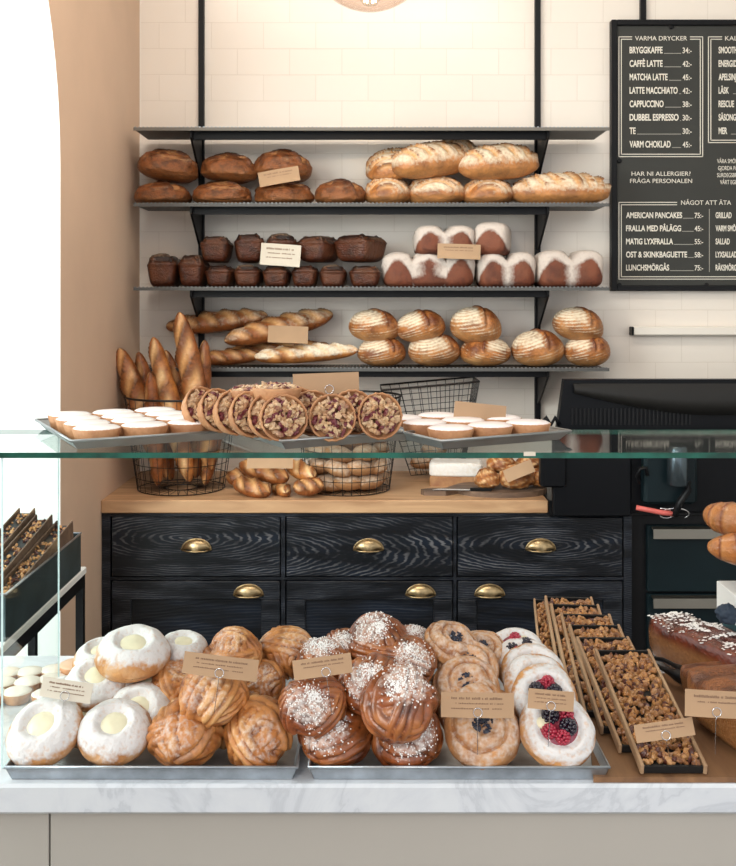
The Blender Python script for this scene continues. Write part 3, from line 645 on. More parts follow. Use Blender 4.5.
O = ['first', 'second', 'third', 'fourth', 'fifth', 'sixth', 'seventh', 'eighth', 'ninth', 'tenth', 'eleventh', 'twelfth', 'thirteenth']
for i, (a, b) in enumerate(xs):
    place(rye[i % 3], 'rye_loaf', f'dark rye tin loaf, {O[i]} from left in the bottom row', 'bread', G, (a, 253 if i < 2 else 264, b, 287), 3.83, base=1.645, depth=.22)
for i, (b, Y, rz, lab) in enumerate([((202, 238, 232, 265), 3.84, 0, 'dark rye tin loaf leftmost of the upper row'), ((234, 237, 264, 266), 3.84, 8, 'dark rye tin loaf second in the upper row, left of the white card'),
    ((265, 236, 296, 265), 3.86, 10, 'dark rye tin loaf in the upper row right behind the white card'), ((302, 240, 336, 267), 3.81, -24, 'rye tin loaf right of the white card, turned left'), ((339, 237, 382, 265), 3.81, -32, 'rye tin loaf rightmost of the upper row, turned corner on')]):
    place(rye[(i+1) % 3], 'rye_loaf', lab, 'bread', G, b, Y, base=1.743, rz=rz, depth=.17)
c1, c2, c3 = k_cocoa(1, 1), k_cocoa(2, 2), k_cocoa(3, 3)
G = 'cocoa loaves under white flour on the third wall shelf'
for me, b, lab, base, rz in [(c3, (381, 251, 474.5, 287), 'three-domed dark loaf white with flour, bottom row at left', 1.645, 0), (c2, (475.5, 251, 534, 287), 'two-domed dark loaf white with flour, bottom row in the middle', 1.645, 0),
    (c2, (534, 249, 601, 287), 'two-domed dark floury loaf at the right end of the shelf', 1.645, 0), (c2, (413, 226, 474, 256), 'two-domed dark floury loaf on top behind the kraft card', None, 0), (c1, (476, 224, 510, 257), 'single-domed dark floury loaf on top at right', None, -14)]:
    place(me, 'floury_loaf', lab, 'bread', G, b, 3.83 if base else 3.82, base=base if base else 1.768, rz=rz, depth=.19)
st = [k_striped(1), k_striped(2), k_striped(3)]; str_ = k_striped(4, 1)
G = 'striped round loaves on the lowest wall shelf'
for i, (b, k, lab, Y, ry, rz, base) in enumerate([
    ((357, 338, 406, 369), 0, 'striped round loaf, leftmost in the bottom row', 3.83, 0, 10, 1.346), ((407, 335, 461, 369), 1, 'striped round loaf, second in the bottom row', 3.83, 0, 30, 1.346), ((460, 337, 511, 369), 3, 'round loaf with pale patch on its right, third in the bottom row', 3.83, 0, 10, 1.346),
    ((511, 331, 563.5, 369), 2, 'round loaf with broad pale flour patch, fourth in the bottom row', 3.83, 0, 0, 1.346), ((564, 335, 610, 369), 0, 'striped round loaf at the right end of the bottom row', 3.83, 0, -12, 1.346),
    ((347, 308, 398, 342), 2, 'striped round loaf on top, leftmost, split open', 3.82, 6, 15, None), ((397, 309, 447, 342), 0, 'striped round loaf on top, second from left', 3.82, -6, -5, None), ((447, 305, 499, 344), 1, 'striped round loaf on top with pointed crust, third', 3.82, 8, 0, None),
    ((549, 306, 600, 341), 1, 'striped round loaf on top at the right end, dark ear', 3.82, 12, 5, None)]):
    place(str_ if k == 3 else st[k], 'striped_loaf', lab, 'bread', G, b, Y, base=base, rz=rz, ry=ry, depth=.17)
G = 'long loaves lying on the lowest wall shelf'
L_a = k_baguette(3, .42, .046, 'b_bagd', 6, .35); L_b = k_baguette(8, .42, .05, 'b_bagd', 7, .45); L_c = k_baguette(5, .4, .038, 'b_bag', 7, .95); L_d = k_baguette(4, .4, .034, 'b_bagd', 5, .1)
place_long(L_a, 'long_loaf', 'long scored brown loaf at the back left of the shelf', 'bread', G, P(166, 327, 3.90), P(268, 316, 3.88), 0, 1)
place_long(L_b, 'long_loaf', 'thick scored loaf crossing on top, behind the kraft card', 'bread', G, P(224, 341, 3.80), P(333, 314, 3.90), 0, 1)
place_long(L_c, 'long_loaf', 'pale floury long loaf in front under the kraft card', 'bread', G, P(254, 357, 3.76), P(358, 350, 3.80), 0, 1)
place_long(L_d, 'long_loaf', 'smooth brown long loaf low at left behind the baguettes', 'bread', G, P(196, 360, 3.83), P(262, 354, 3.85), 0, 1)
place_long(L_d, 'long_loaf', 'dark long loaf lowest in the pile at the back', 'bread', G, P(230, 351, 3.90), P(330, 346, 3.92), 0, 1)

# ------------------------------------------------------------------ wire baskets on the worktop
def round_basket(name, label, cxy, z0, rt, rb, h, n=30, group='wire bread baskets'):
    t = thing(name, label, 'basket', (*cxy, z0), group=group); w = MB(); ci = lambda r, z: [(r*math.cos(a), r*math.sin(a), z) for a in np.linspace(0, 2*math.pi, 49)[:-1]]
    for k in range(n):
        a = 2*math.pi*k/n; w.tube([(rb*.35*math.cos(a), rb*.35*math.sin(a), .004), (rb*math.cos(a), rb*math.sin(a), .004), ((rb+rt)/2*math.cos(a)*1.01, (rb+rt)/2*math.sin(a)*1.01, h*.5), (rt*math.cos(a), rt*math.sin(a), h)], .0013, 4)
    for z in np.linspace(.05, h*.9, 6): w.tube(ci(rb+(rt-rb)*z/h, z), .0013, 4, closed=True)
    w.tube(ci(rb, .004), .002, 5, closed=True); w.tube(ci(rb*.35, .004), .002, 5, closed=True); w.build('wire_mesh', M['wire'], t)
    MB().tube(ci(rt, h), .004, 8, closed=True).build('rim', M['wire'], t, smooth=True); return t
BX1 = ((181-368)*3.6/F, 3.61); round_basket('wire_basket', 'round dark wire basket holding upright baguettes at left', BX1, .92, .20, .155, .335)
BX2 = ((348-368)*3.6/F, 3.60); round_basket('wire_basket', 'round dark wire basket of small floury rolls in the middle', BX2, .92, .19, .15, .335)
bag = [k_baguette(s, .62, .040, 'b_bag' if s == 3 else 'b_bagd', 6, .05) for s in (1, 2, 3, 4)]
G = 'baguettes standing in the left wire basket'
BL = [((119, 348, 3.62), (166, 478, 3.58), 0, 'baguette leaning far left out of the basket', 1.12, 0), ((153, 337, 3.56), (190, 482, 3.54), 2, 'pale scored baguette in front, between two others', 1.06, 20), ((179, 312, 3.56), (211, 470, 3.56), 0, 'tallest baguette, leaning at the right front of the basket', 1.18, -10),
      ((138, 352, 3.68), (172, 480, 3.64), 1, 'dark baguette between the leftmost and the pale front one', .95, 30), ((205, 340, 3.60), (196, 478, 3.62), 1, 'dark baguette tip at right behind the tallest one', .95, 0), ((165, 350, 3.72), (205, 480, 3.70), 3, 'dark baguette at the back of the basket, mostly hidden', .9, 0),
      ((150, 372, 3.52), (158, 486, 3.52), 3, 'short dark baguette low in the basket behind the front wires', .8, 50), ((222, 395, 3.62), (205, 485, 3.58), 1, 'short dark baguette at the right edge inside the basket', .8, 0)]
for a, b, k, lab, rs, roll in BL:
    place_long(bag[k], 'baguette', lab, 'bread', G, P(*a), P(*b), roll+60, rs)
rl = [k_roll(s) for s in (1, 2)]; rng = random.Random(4)
G = 'small floury rolls in the middle wire basket'
spots = []
for lay, (z, n, rad) in enumerate([(.93, 8, .10), (.985, 8, .105), (1.04, 7, .11), (1.09, 6, .10)]):
    for k in range(n):
        a = 2*math.pi*k/n+lay*.4; spots.append((BX2[0]+rad*math.cos(a), BX2[1]+rad*math.sin(a), z, a))
names_h = ['lowest', 'second', 'third', 'topmost']; pos = ['far left', 'left', 'right', 'far right']
info = []
for i, (x, y, z, a) in enumerate(spots): info.append((0 if i < 8 else 1 if i < 16 else 2 if i < 23 else 3, math.sin(a) < -1e-6, x, i))
for i, (x, y, z, a) in enumerate(spots):
    o = link('bread_roll', rl[i % 2]); o.location = (x, y, z+rng.uniform(-.004, .004)); o.rotation_euler = (rng.uniform(-.25, .25), rng.uniform(-.25, .25), a+1.57+rng.uniform(-.5, .5)); o.scale = (.9,)*3
    lay, front = info[i][0], info[i][1]; mates = sorted(q[2] for q in info if q[0] == lay and q[1] == front); k = mates.index(x)
    tag(o, f'floury roll in middle basket, {names_h[lay]} layer, {"front" if front else "back"} side, {O[k]} from left', 'bread roll', G)
# tilted rectangular wire basket
t = thing('wire_basket', 'rectangular wire basket tipped up at right behind the iced tarts', 'basket', P(436, 470, 3.85), (R(0), R(-5), 0), 'wire bread baskets')
w = MB(); a0, b0, a1, b1, h = .10, .07, .185, .11, .335
def rect(z): k = z/h; a = a0+(a1-a0)*k; b = b0+(b1-b0)*k; return [(-a, -b, z), (a, -b, z), (a, b, z), (-a, b, z)]
for z in np.linspace(.0, h*.93, 8): w.tube(rect(z), .0013, 4, closed=True)
for s in range(4):
    for k in range(11):
        u = k/10; p = [Vector(rect(z)[s]).lerp(Vector(rect(z)[(s+1) % 4]), u) for z in (0, h)]; w.tube(p, .0013, 4)
for k in range(1, 8): w.tube([(-a0+2*a0*k/8, -b0, 0), (-a0+2*a0*k/8, b0, 0)], .0013, 4)
w.build('wire_mesh', M['wire'], t); MB().tube(rect(h), .0035, 8, closed=True).build('rim', M['wire'], t)
G = 'rolls in the tipped rectangular basket'
for i, (x, z) in enumerate([(-.05, .96), (.03, .962), (-.01, 1.01)]):
    o = link('bread_roll', rl[0]); o.location = (P(436, 0, 3.85).x+x, 3.845, z-.01); o.scale = (.85,)*3; tag(o, ['roll at left in the tipped basket', 'roll at right in the tipped basket', 'roll lying on two others in the tipped basket'][i], 'bread roll', G)
# demi baguettes
G = 'short baguettes piled on the oak worktop'
dm = [k_baguette(s, .17, .036, 'b_bagd' if s % 2 else 'b_bag', 3, .08) for s in (1, 2, 3)]
for i, (a, b, rs, lab) in enumerate([((234, 482, 3.50), (270, 493, 3.43), 1, 'short baguette in front at left, nearest the baguette basket'), ((276, 484, 3.62), (286, 493, 3.43), .85, 'short baguette end on in the middle of the front row'), ((324, 485, 3.44), (293, 488, 3.44), .9, 'short baguette at right of the front row'),
    ((240, 464, 3.60), (288, 479, 3.48), 1.05, 'short baguette on top at left, under the kraft card'), ((288, 464, 3.56), (314, 477, 3.44), .95, 'short baguette on top at right, beside the roll basket'), ((226, 476, 3.62), (262, 480, 3.60), 1, 'short baguette behind at left, half hidden'), ((300, 478, 3.64), (325, 484, 3.60), 1, 'short baguette behind at right, half hidden')]):
    A, B = P(*a), P(*b); 
    o = place_long(dm[i % 3], 'short_baguette', lab, 'bread', G, A, B, 0, rs)
# chopping board with scones, cake and knife
t = thing('bread_board', 'round dark wooden board with paddle handle, on the oak worktop', 'board', ((500-368)*3.56/F, 3.55, .92))
out = [(.165*math.cos(a), .12*math.sin(a)) for a in np.linspace(-math.pi+.35, math.pi-.35, 40)]
out = out+[(-.20, .022), (-.26, .02), (-.285, .0), (-.275, -.022), (-.20, -.03)]
MB().prism([(x, y-(.05 if x < -.18 else 0)) for x, y in out], 'z', 0, .018).build('board_slab', M['board'], t)
t = thing('cake_block', 'white-iced rectangular cake with brown base, behind the round board', 'cake', P(456, 486, 3.70), (0, 0, R(-6)))
MB().box(-.095, .095, -.06, .06, 0, .045, bev=.004).build('sponge_base', bread('sponge', (.42, .22, .1), (.25, .1, .05), (.6, .4, .22)), t)
def fn(d):
    e = np.sign(d)*np.abs(d)**.25; p = e*np.array([.098, .063, .025]); p[:, 2] += np.where(d[:, 2] > 0, .006*fbm(d, 4, 3), 0); m_ = np.stack([.4*sstep(.2, .8, fbm(d, 4, 2))*(d[:, 2] > 0), .8+0*d[:, 0], 0*d[:, 0]], -1); return p, m_
o = link('icing_layer', ball_mesh('ic', fn, bread('cake_top', (.8, .74, .64), (.6, .4, .2), (.6, .35, .15), flour=(.85, .82, .78)), 48, 24), t); o.location = (0, 0, .043)
sc_m = MB
def k_scone(seed):
    def fn(d):
        n = fbm(d, 4, seed); n2 = fbm(d, 11, seed+1); p = d*(1+.09*n+.05*n2)[:, None]*np.array([.062, .055, .042]); p[:, 2] = flat_base(p[:, 2], .6)
        return p, np.stack([sstep(.1, .7, n2)*.7, .12+0*n, sstep(.1, .9, -n2)*.6], -1)
    return ball_mesh('scone', fn, M['b_bag'], 48, 28)
scn = [k_scone(1), k_scone(2)]; G = 'craggy scones on the round board'
for i, (b, Y, base, lab) in enumerate([((474, 470, 500, 491), 3.50, .939, 'craggy scone at the left of the pile'), ((498, 466, 536, 491), 3.50, .939, 'large craggy scone in front under the small kraft card'), ((528, 472, 552, 491), 3.54, .939, 'craggy scone at the right, partly behind the till'),
    ((486, 454, 516, 473), 3.56, None, 'craggy scone lying on top at left'), ((515, 453, 545, 470), 3.58, None, 'craggy scone on top at right behind the card')]):
    place(scn[i % 2], 'scone', lab, 'scone', G, b, Y, base=base, rz=i*20 % 50, depth=.10)
t = thing('cake_knife', 'dark-handled flat knife lying across the left of the board', 'knife', P(470, 489, 3.47), (0, 0, R(-4)))
t.location.z = .940
MB().prism([(-.13, -.006), (.0, -.008), (.0, .008), (-.11, .01)], 'z', 0, .002).build('blade', M['clip'], t); MB().box(0, .075, -.008, .008, -.002, .009, bev=.002).build('handle', M['black_plastic2'], t)
for k in range(0): pass

# ------------------------------------------------------------------ price cards
def card(label, px, py, Y, wpx, hpx, roll=0, tilt=-8, yaw=0, mat='kraft', ring=True, pick=.05, lines=3, group='price cards', ring_u=0.0, seed=0):
    w = wpx*Y/F; h = hpx*Y/F; t = thing('price_card', label, 'card', P(px, py, Y), (R(tilt), R(roll), R(yaw)), group); N = 8; v = []; f = []
    for i in range(N+1):
        x = -w/2+w*i/N; bend = .02*w*math.cos(x/w*math.pi)
        v += [(x, -bend, -h/2), (x, -bend, h/2), (x, -bend+.0008, h/2), (x, -bend+.0008, -h/2)]
    for i in range(N):
        a = i*4
        for j in range(4): f.append((a+j, a+(j+1) % 4, a+4+(j+1) % 4, a+4+j))
    f += [(3, 2, 1, 0), (N*4, N*4+1, N*4+2, N*4+3)]
    b = MB(); b.add(v, f); b.build('card_face', M[mat], t)
    rg = random.Random(seed+int(px)); tx = MB()
    for k in range(lines):
        z = h*(.26-.2*k) if lines > 1 else 0; x = -w*(.36-.04*(k % 2)); xe = w*(.38-.1*rg.random()); s = h*(.075 if k == 0 else .045)
        while x < xe:
            l = w*rg.uniform(.008, .02); bend = .02*w*math.cos(x/w*math.pi)
            if rg.random() > .13: tx.box(x, x+l, -bend-.0003, -bend, z-s*.5, z+s*rg.choice((.5, .5, .8)))
            x += l+w*.006
    if lines: tx.build('small_print', M['ink'], t)
    if ring:
        r = min(.0065*Y/1.5, h*.3); c = Vector((ring_u*w, -.02*w-.0015, -h*.28)); q = MB()
        q.tube([(c.x+r*math.cos(a), c.y, c.z+r*math.sin(a)) for a in np.linspace(-2.0, 5.14, 26)], .0005*Y/1.5+.0002, 6)
        q.tube([(c.x, c.y, c.z-r), (c.x, c.y+.004, -h/2-.004), (c.x, c.y+.006, -h/2-pick)], .0006*Y/1.5, 6); q.build('clip_wire', M['clip'], t, smooth=True)
    return t
card('kraft price card leaning on the brown round loaves, second shelf', 279, 176.5, 3.715, 41, 15, -10, -8, lines=2, ring=False, seed=1)
card('white price card in front of the rye loaves, third shelf', 280.5, 255, 3.715, 40, 22, 4, -5, mat='cream_card', lines=3, ring=False, seed=2)
card('kraft price card in front of the floury cocoa loaves, third shelf', 459, 251.5, 3.712, 43, 15, 2, -5, lines=2, ring=False, seed=3)
card('kraft price card on the long loaves of the lowest shelf', 288, 334.5, 3.73, 40, 17, 2, -8, lines=0, ring=False)
card('kraft price card on the short baguettes, seen under the glass shelf', 270, 462, 3.42, 46, 13, 0, -20, lines=0, ring=False)
card('small brown card lying on the scones at the round board', 519, 471, 3.43, 30, 13, -22, -25, lines=0, ring=False)

# ------------------------------------------------------------------ front counter, glass display
mt = MB().box(-.90, 1.3, 1.402, 1.915, .878, .92, bev=.004).build('marble_worktop', M['marble']); tag(mt, 'white veined marble counter top carrying the pastry trays', 'counter')
cf = thing('counter_base', 'pale greige panelled counter front below the marble', 'counter', (0, 1.418, 0))
xx = (50-368)*1.42/F
for a, b in ((-.895, xx-.0012), (xx+.0012, .9), (.9024, 1.28)): MB().box(a, b, 0, .018, 0, .877, bev=.001).build('front_panel', M['beige'], cf)
MB().box(-.89, 1.27, .02, .46, 0, .876).build('carcass', M['white_paint'], cf)
GZ = 1.3795
gd = thing('glass_display', 'glass display over the marble counter, thick green-edged shelf on clear side panels', 'display case', (0, 1.57, .921))
def slab(name, x0, x1, y0, y1, z0, z1, edge, label):
    mb = MB().box(x0, x1, y0, y1, z0, z1); me = mb.mesh(name, M['glass']); me.materials.append(edge)
    dims = (x1-x0, y1-y0, z1-z0); thin = dims.index(min(dims))
    for p in me.polygons:
        if abs(p.normal[thin]) < .5: p.material_index = 1
    me.transform(Matrix.Translation((0, -1.57, -.921))); return tag(link(name, me, gd), label)
slab('glass_shelf', -.72, .95, 1.445, 1.70, GZ-.008, GZ, M['glass_edge'], 'thick glass shelf with green edge across the top of the display')
slab('glass_panel', -.532, -.529, 1.45, 1.715, .921, GZ-.009, M['glass_edge_pale'], 'upright glass side panel at left carrying the glass shelf')
slab('glass_panel', .93, .936, 1.45, 1.70, .921, GZ-.009, M['glass_edge_pale'], 'upright glass side panel at the far right')

def tray(label, loc, rz, w, d, h=.022, mat='galv', flare=.006, group='trays', name='baking_tray', cat='tray'):
    t = thing(name, label, cat, loc, (0, 0, R(rz)), group); b = MB(); th = .0012
    # corner origin: front-left corner at 0,0
    b.box(0, w, 0, d, 0, th)
    for (p, q) in (((0, 0), (w, 0)), ((w, 0), (w, d)), ((w, d), (0, d)), ((0, d), (0, 0))):
        dx, dy = q[0]-p[0], q[1]-p[1]; l = math.hypot(dx, dy); nx, ny = dy/l, -dx/l; ux, uy = dx/l*flare, dy/l*flare
        v = [(p[0], p[1], 0), (q[0], q[1], 0), (q[0]+nx*flare+ux, q[1]+ny*flare+uy, h), (p[0]+nx*flare-ux, p[1]+ny*flare-uy, h)]
        v2 = [(a-nx*th, b_-ny*th, c) for a, b_, c in v]
        b.add(v+v2, [(0, 1, 2, 3), (7, 6, 5, 4), (3, 2, 6, 7), (0, 4, 5, 1), (0, 3, 7, 4), (1, 5, 6, 2)])
    b.build('tray_pan', M[mat], t)
    f = flare; MB().tube([(-f, -f, h), (w+f, -f, h), (w+f, d+f, h), (-f, d+f, h)], .0024, 8, closed=True).build('rolled_rim', M[mat], t, smooth=True); return t
RT = 28; cr, sr = math.cos(R(RT)), math.sin(R(RT))
TA = (-.428, 1.475); TB = (-.122, 1.475); TC = (.112, 1.475)
def on(T, u, v, z=0): return Vector((T[0]+u*cr-v*sr, T[1]+u*sr+v*cr, GZ+.0015+z))
for T, w, d, lab in ((TA, .225, .27, 'dull metal tray of white iced tartlets at the left of the glass shelf'), (TB, .205, .24, 'dull metal tray of upright nut tarts in the middle of the glass shelf'), (TC, .215, .24, 'dull metal tray of pink-white iced tartlets at the right of the glass shelf')):
    tray(lab, (T[0], T[1], GZ+.0005), RT, w, d, .014, 'tray_alu', .012, 'trays on the glass shelf')
def tartlet_proto(name, cat, r=.036, h=.023, ice=M['icing']):
    t = thing(name, 'x', cat)
    MB().lathe([(r*.78, 0), (r*.80, .001), (r*.98, h), (r*.95, h+.001), (r*.9, h-.003), (.001, h-.003)], 40, flute=.018, nf=20).build('pastry_shell', M['shell'], t, smooth=True)
    MB().lathe([(r*.93, h-.003), (r*.95, h+.001), (r*.80, h+.0035), (r*.4, h+.005), (.001, h+.0055)], 32).build('icing', ice, t, smooth=True)
    return t
first = [True]
def put_copy(proto, used, label, cat, group, loc, rot=(0, 0, 0), scale=1.0):
    o = proto if not used[0] else copy_tree(proto); used[0] = True
    o.location = loc; o.rotation_euler = rot; o.scale = (scale,)*3; o['label'] = label; o['category'] = cat
    if group: o['group'] = group
    return o
U = [False]; tp = tartlet_proto('iced_tartlet', 'tartlet')
ROW = ['front', 'second', 'third', 'back']
for j in range(4):
    for i in range(3):
        put_copy(tp, U, f'white iced tartlet, {O[i]} from left in the {ROW[j]} row of the left glass-shelf tray', 'tartlet', 'white iced tartlets on the left tray', on(TA, .036+i*.0735, .036+j*.066), (0, 0, i+j), 1.03)
U = [False]; tp2 = tartlet_proto('pink_tartlet', 'tartlet', .0365, .023, plain('pink_white_icing', (.88, .80, .78), .35, coat=.3))
for j in range(3):
    for i in range(3):
        put_copy(tp2, U, f'pale pink iced tartlet, {O[i]} from left in the {["front", "middle", "back"][j]} row of the right glass-shelf tray', 'tartlet', 'pale pink iced tartlets on the right tray', on(TC, .036+i*.073, .038+j*.076), (0, 0, i+j), 1.0)
# small tartlets on the marble behind the glass panel
U = [False]; tp3 = tartlet_proto('small_tartlet', 'tartlet', .025, .016, plain('cream_filling', (.80, .72, .62), .4))
for i, (px, py, lab) in enumerate([(17, 688, 'front row, second from left edge'), (-8, 690, 'front row, at the left edge'), (46, 690, 'front row, nearest the glass panel edge'), (2, 679, 'middle row at the left edge'), (28, 678, 'middle row, centre'),
    (52, 675, 'middle row, nearest the panel'), (8, 669, 'back row at left'), (30, 668, 'back row, centre'), (54, 666, 'back row, nearest the panel'), (-14, 672, 'farthest left of all')]):
    Y = .665/((py-300)/F); Y = .66*F/(py+2-300)
    put_copy(tp3, U, f'small cream tartlet behind the glass panel, {lab}', 'tartlet', 'small cream tartlets behind the glass panel', (P(px, py, Y).x, Y, .921), (0, 0, i), 1.0)
U = [False]; tp4 = tartlet_proto('custard_tartlet', 'tartlet', .03, .022, plain('brown_custard', (.55, .36, .22), .4))
put_copy(tp4, U, 'single brown custard tartlet standing behind the sugared buns at left', 'tartlet', None, (P(76, 0, 1.80).x, 1.80, .921), (0, 0, 0), 1.05)

# clumpy fillings ----------------------------------------------------
_ico = None
def ico():
    global _ico
    if _ico is None:
        import bmesh
        bm = bmesh.new(); bmesh.ops.create_icosphere(bm, subdivisions=1, radius=1); _ico = (np.array([v.co[:] for v in bm.verts]), [tuple(v.index for v in f.verts) for f in bm.faces]); bm.free()
    return _ico
def clumps(pts, size, seed, mat, name='clumps', darkp=.12, lt=.9, dk2=.25):
    V, Fc = ico(); rs = np.random.RandomState(seed); vs = []; fs = []; cs = []
    for k, p in enumerate(pts):
        q = rs.normal(size=4); q /= np.linalg.norm(q); w, x, y, z = q
        Rm = np.array([[1-2*(y*y+z*z), 2*(x*y-z*w), 2*(x*z+y*w)], [2*(x*y+z*w), 1-2*(x*x+z*z), 2*(y*z-x*w)], [2*(x*z-y*w), 2*(y*z+x*w), 1-2*(x*x+y*y)]])
        s = size*rs.uniform(.6, 1.3, 3)*np.array([1.2, .9, .7]); v = (V*s*(1+.15*rs.normal(size=(len(V), 1))))@Rm.T+np.array(p)
        n = k*len(V); vs.append(v); fs += [tuple(i+n for i in f) for f in Fc]
        dk = rs.rand() < darkp; cs.append(np.tile([[0 if dk else rs.uniform(0, lt), 0, 1. if dk else rs.uniform(0, dk2)]], (len(V), 1)))
    me = mk_mesh(name, np.vstack(vs), fs, mat, False, np.vstack(cs)); return me

def nut_tart_proto(seed):
    t = thing('nut_tart', 'x', 'tart'); r, h = .036, .020
    MB().lathe([(r*.80, 0), (r*.82, .001), (r, h), (r*.98, h+.003), (r*.93, h+.003), (r*.88, h-.001), (r*.86, h-.005), (.001, h-.006)], 40, flute=.02, nf=22).build('pastry_shell', M['shell'], t, smooth=True)
    rs = np.random.RandomState(seed); pts = []
    while len(pts) < 150:
        a = rs.uniform(-1, 1, 2)
        if a@a < .9: pts.append((a[0]*r*.83, a[1]*r*.83, h-.004+.006*rs.rand()+.005*(1-a@a)))
    link('nut_filling', clumps(pts, .0054, seed, M['tartnuts'], darkp=.2, lt=.75, dk2=.5), t); return t
U1, U2 = [False], [False]; nt1, nt2 = nut_tart_proto(1), nut_tart_proto(2)
NT = [  # px, py centre, Y, tilt about x, yaw, label
    (283, 425, 1.485, 74, 14, 'upright nut tart in front at left, facing out, full of pale nuts'), (332, 421, 1.51, 80, 4, 'upright nut tart in the middle with dark berries'), (378, 420, 1.53, 80, 18, 'upright nut tart at the right end of the tray'),
    (268, 424, 1.50, 72, 30, 'upright nut tart right behind the front left one'), (248, 422, 1.525, 72, 38, 'upright nut tart, third back along the left side'), (232, 420, 1.55, 72, 42, 'upright nut tart, fourth back along the left side'), (216, 419, 1.575, 70, 45, 'upright nut tart, fifth back along the left side'), (200, 420, 1.60, 66, 48, 'upright nut tart at the far left end'),
    (312, 416, 1.56, 76, 10, 'upright nut tart behind, between the left and middle front ones'), (352, 417, 1.57, 76, 10, 'upright nut tart behind, between the middle and right ones'), (298, 413, 1.60, 74, 25, 'nut tart in the second row behind the front left one'), (340, 411, 1.63, 74, 10, 'nut tart at the back under the large kraft card')]
for i, (px, py, Y, tl, yaw, lab) in enumerate(NT):
    pr, us = (nt1, U1) if i % 2 == 0 else (nt2, U2); c = P(px, py, Y); e = Euler((R(tl), 0, R(yaw-0)), 'XYZ'); loc = c-(e.to_matrix() @ Vector((0, 0, .01)))
    loc.z = max(loc.z, GZ+.0405)
    put_copy(pr, us, lab, 'tart', 'upright nut tarts on the glass shelf', loc, e)
put_copy(nt1, U1, 'plain-rimmed nut tart lying flat on top at left', 'tart', 'flat nut tarts on top of the upright ones', P(252, 404, 1.56), (0, 0, 0), 1.0)
put_copy(nt2, U2, 'nut tart heaped with pale nuts lying flat on top at right', 'tart', 'flat nut tarts on top of the upright ones', P(277, 403, 1.52), (0, 0, 1), 1.05)
card('large kraft card with ring clip standing above the nut tarts', 326, 383.5, 1.62, 66, 21, -2, -4, lines=0, seed=8, ring_u=.05, pick=.04)
card('kraft card standing behind the pink iced tartlets, seen over them', 480, 412, 1.64, 52, 17, 6, -8, lines=0, pick=.02, ring=False)
MB_ = MB().box(0, .017, 0, .001, 0, .006).build('price_tag', M['cream_card']); MB_.location = (P(524, 453, 1.44).x, 1.442, P(0, 456, 1.442).z); tag(MB_, 'tiny white label stuck on the green glass edge', 'label')

# ------------------------------------------------------------------ pastries on the marble counter
tray('galvanised tray of sugared and knotted buns, left half of the counter', (P(11, 0, 1.415).x, 1.418, .9205), 0, .398, .42, .020, 'galv', .007, 'trays on the marble counter')
tray('galvanised tray of glazed buns and fruit pastries, right half', (P(314, 0, 1.415).x, 1.418, .9205), 0, .41, .42, .020, 'galv', .007, 'trays on the marble counter')
FZ = .9225
def k_ring_bun(hole, H, seed, flour, mat, spiral=False, fac=1.0, edge=.0):
    def fn(d):
        rho = np.linalg.norm(d[:, :2], axis=1); n = fbm(d, 3, seed); n2 = fbm(d, 9, seed+2)
        ang = np.arctan2(d[:, 1], d[:, 0]); top = d[:, 2] > 0
        z = np.sqrt(np.clip(1-rho**2.4, 0, 1))
        dip = sstep(hole+.18, hole-.12, rho+.06*fbm(d, 4, seed+8))
        zt = H*(z*(1-.38*dip)+.06*n*(1-dip)+.010*n2*(1-dip)); zb = -H*.55*np.sqrt(np.clip(1-rho**4, 0, 1))
        cre = np.zeros(len(d))
        if spiral:
            ph = (rho*2.6+ang/(2*math.pi)) % 1.0; cre = np.exp(-((ph-.5)/.13)**2)*sstep(.35, .5, rho)*top; zt = zt-H*.22*cre
            zt += H*.05*np.sin(ang*5+seed)*(1-dip)
        p = np.stack([d[:, 0]*(1+.035*n+.006*n2), d[:, 1]*(1+.035*n+.006*n2), 0*rho], -1); p[:, 2] = np.where(top, zt, zb)
        fl = flour*sstep(.0, .62, d[:, 2]+.32*n+.12*n2)*(1-.5*cre)
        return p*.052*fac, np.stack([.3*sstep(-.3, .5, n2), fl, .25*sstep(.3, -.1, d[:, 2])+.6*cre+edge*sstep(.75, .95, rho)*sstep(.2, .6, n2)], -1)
    me = ball_mesh('bun', fn, M[mat], 96, 72, base0=False); return me
def blob(n, r, seed, hgt, size, V=None):
    rs = np.random.RandomState(seed); pts = []
    while len(pts) < n:
        a = rs.uniform(-1, 1, 2)
        if a@a < 1: pts.append((a[0]*r, a[1]*r, hgt+.0035+size*.3*rs.rand()))
    return pts
def berry_mesh(r, seed, kind):
    V, Fc = ico(); rs = np.random.RandomState(seed); vs = []; fs = []; k = 0; n = 46
    for i in range(n):
        z = 1-2*(i+.5)/n; a = i*2.39996; q = math.sqrt(1-z*z); c = np.array([q*math.cos(a), q*math.sin(a), z])*r*.8
        vs.append(V*r*.27+c); fs += [tuple(j+k for j in f) for f in Fc]; k += len(V)
    return mk_mesh('berry', np.vstack(vs), fs, M[kind], True)
rasp = berry_mesh(.0105, 1, 'rasp'); blk = berry_mesh(.0125, 2, 'blackb')
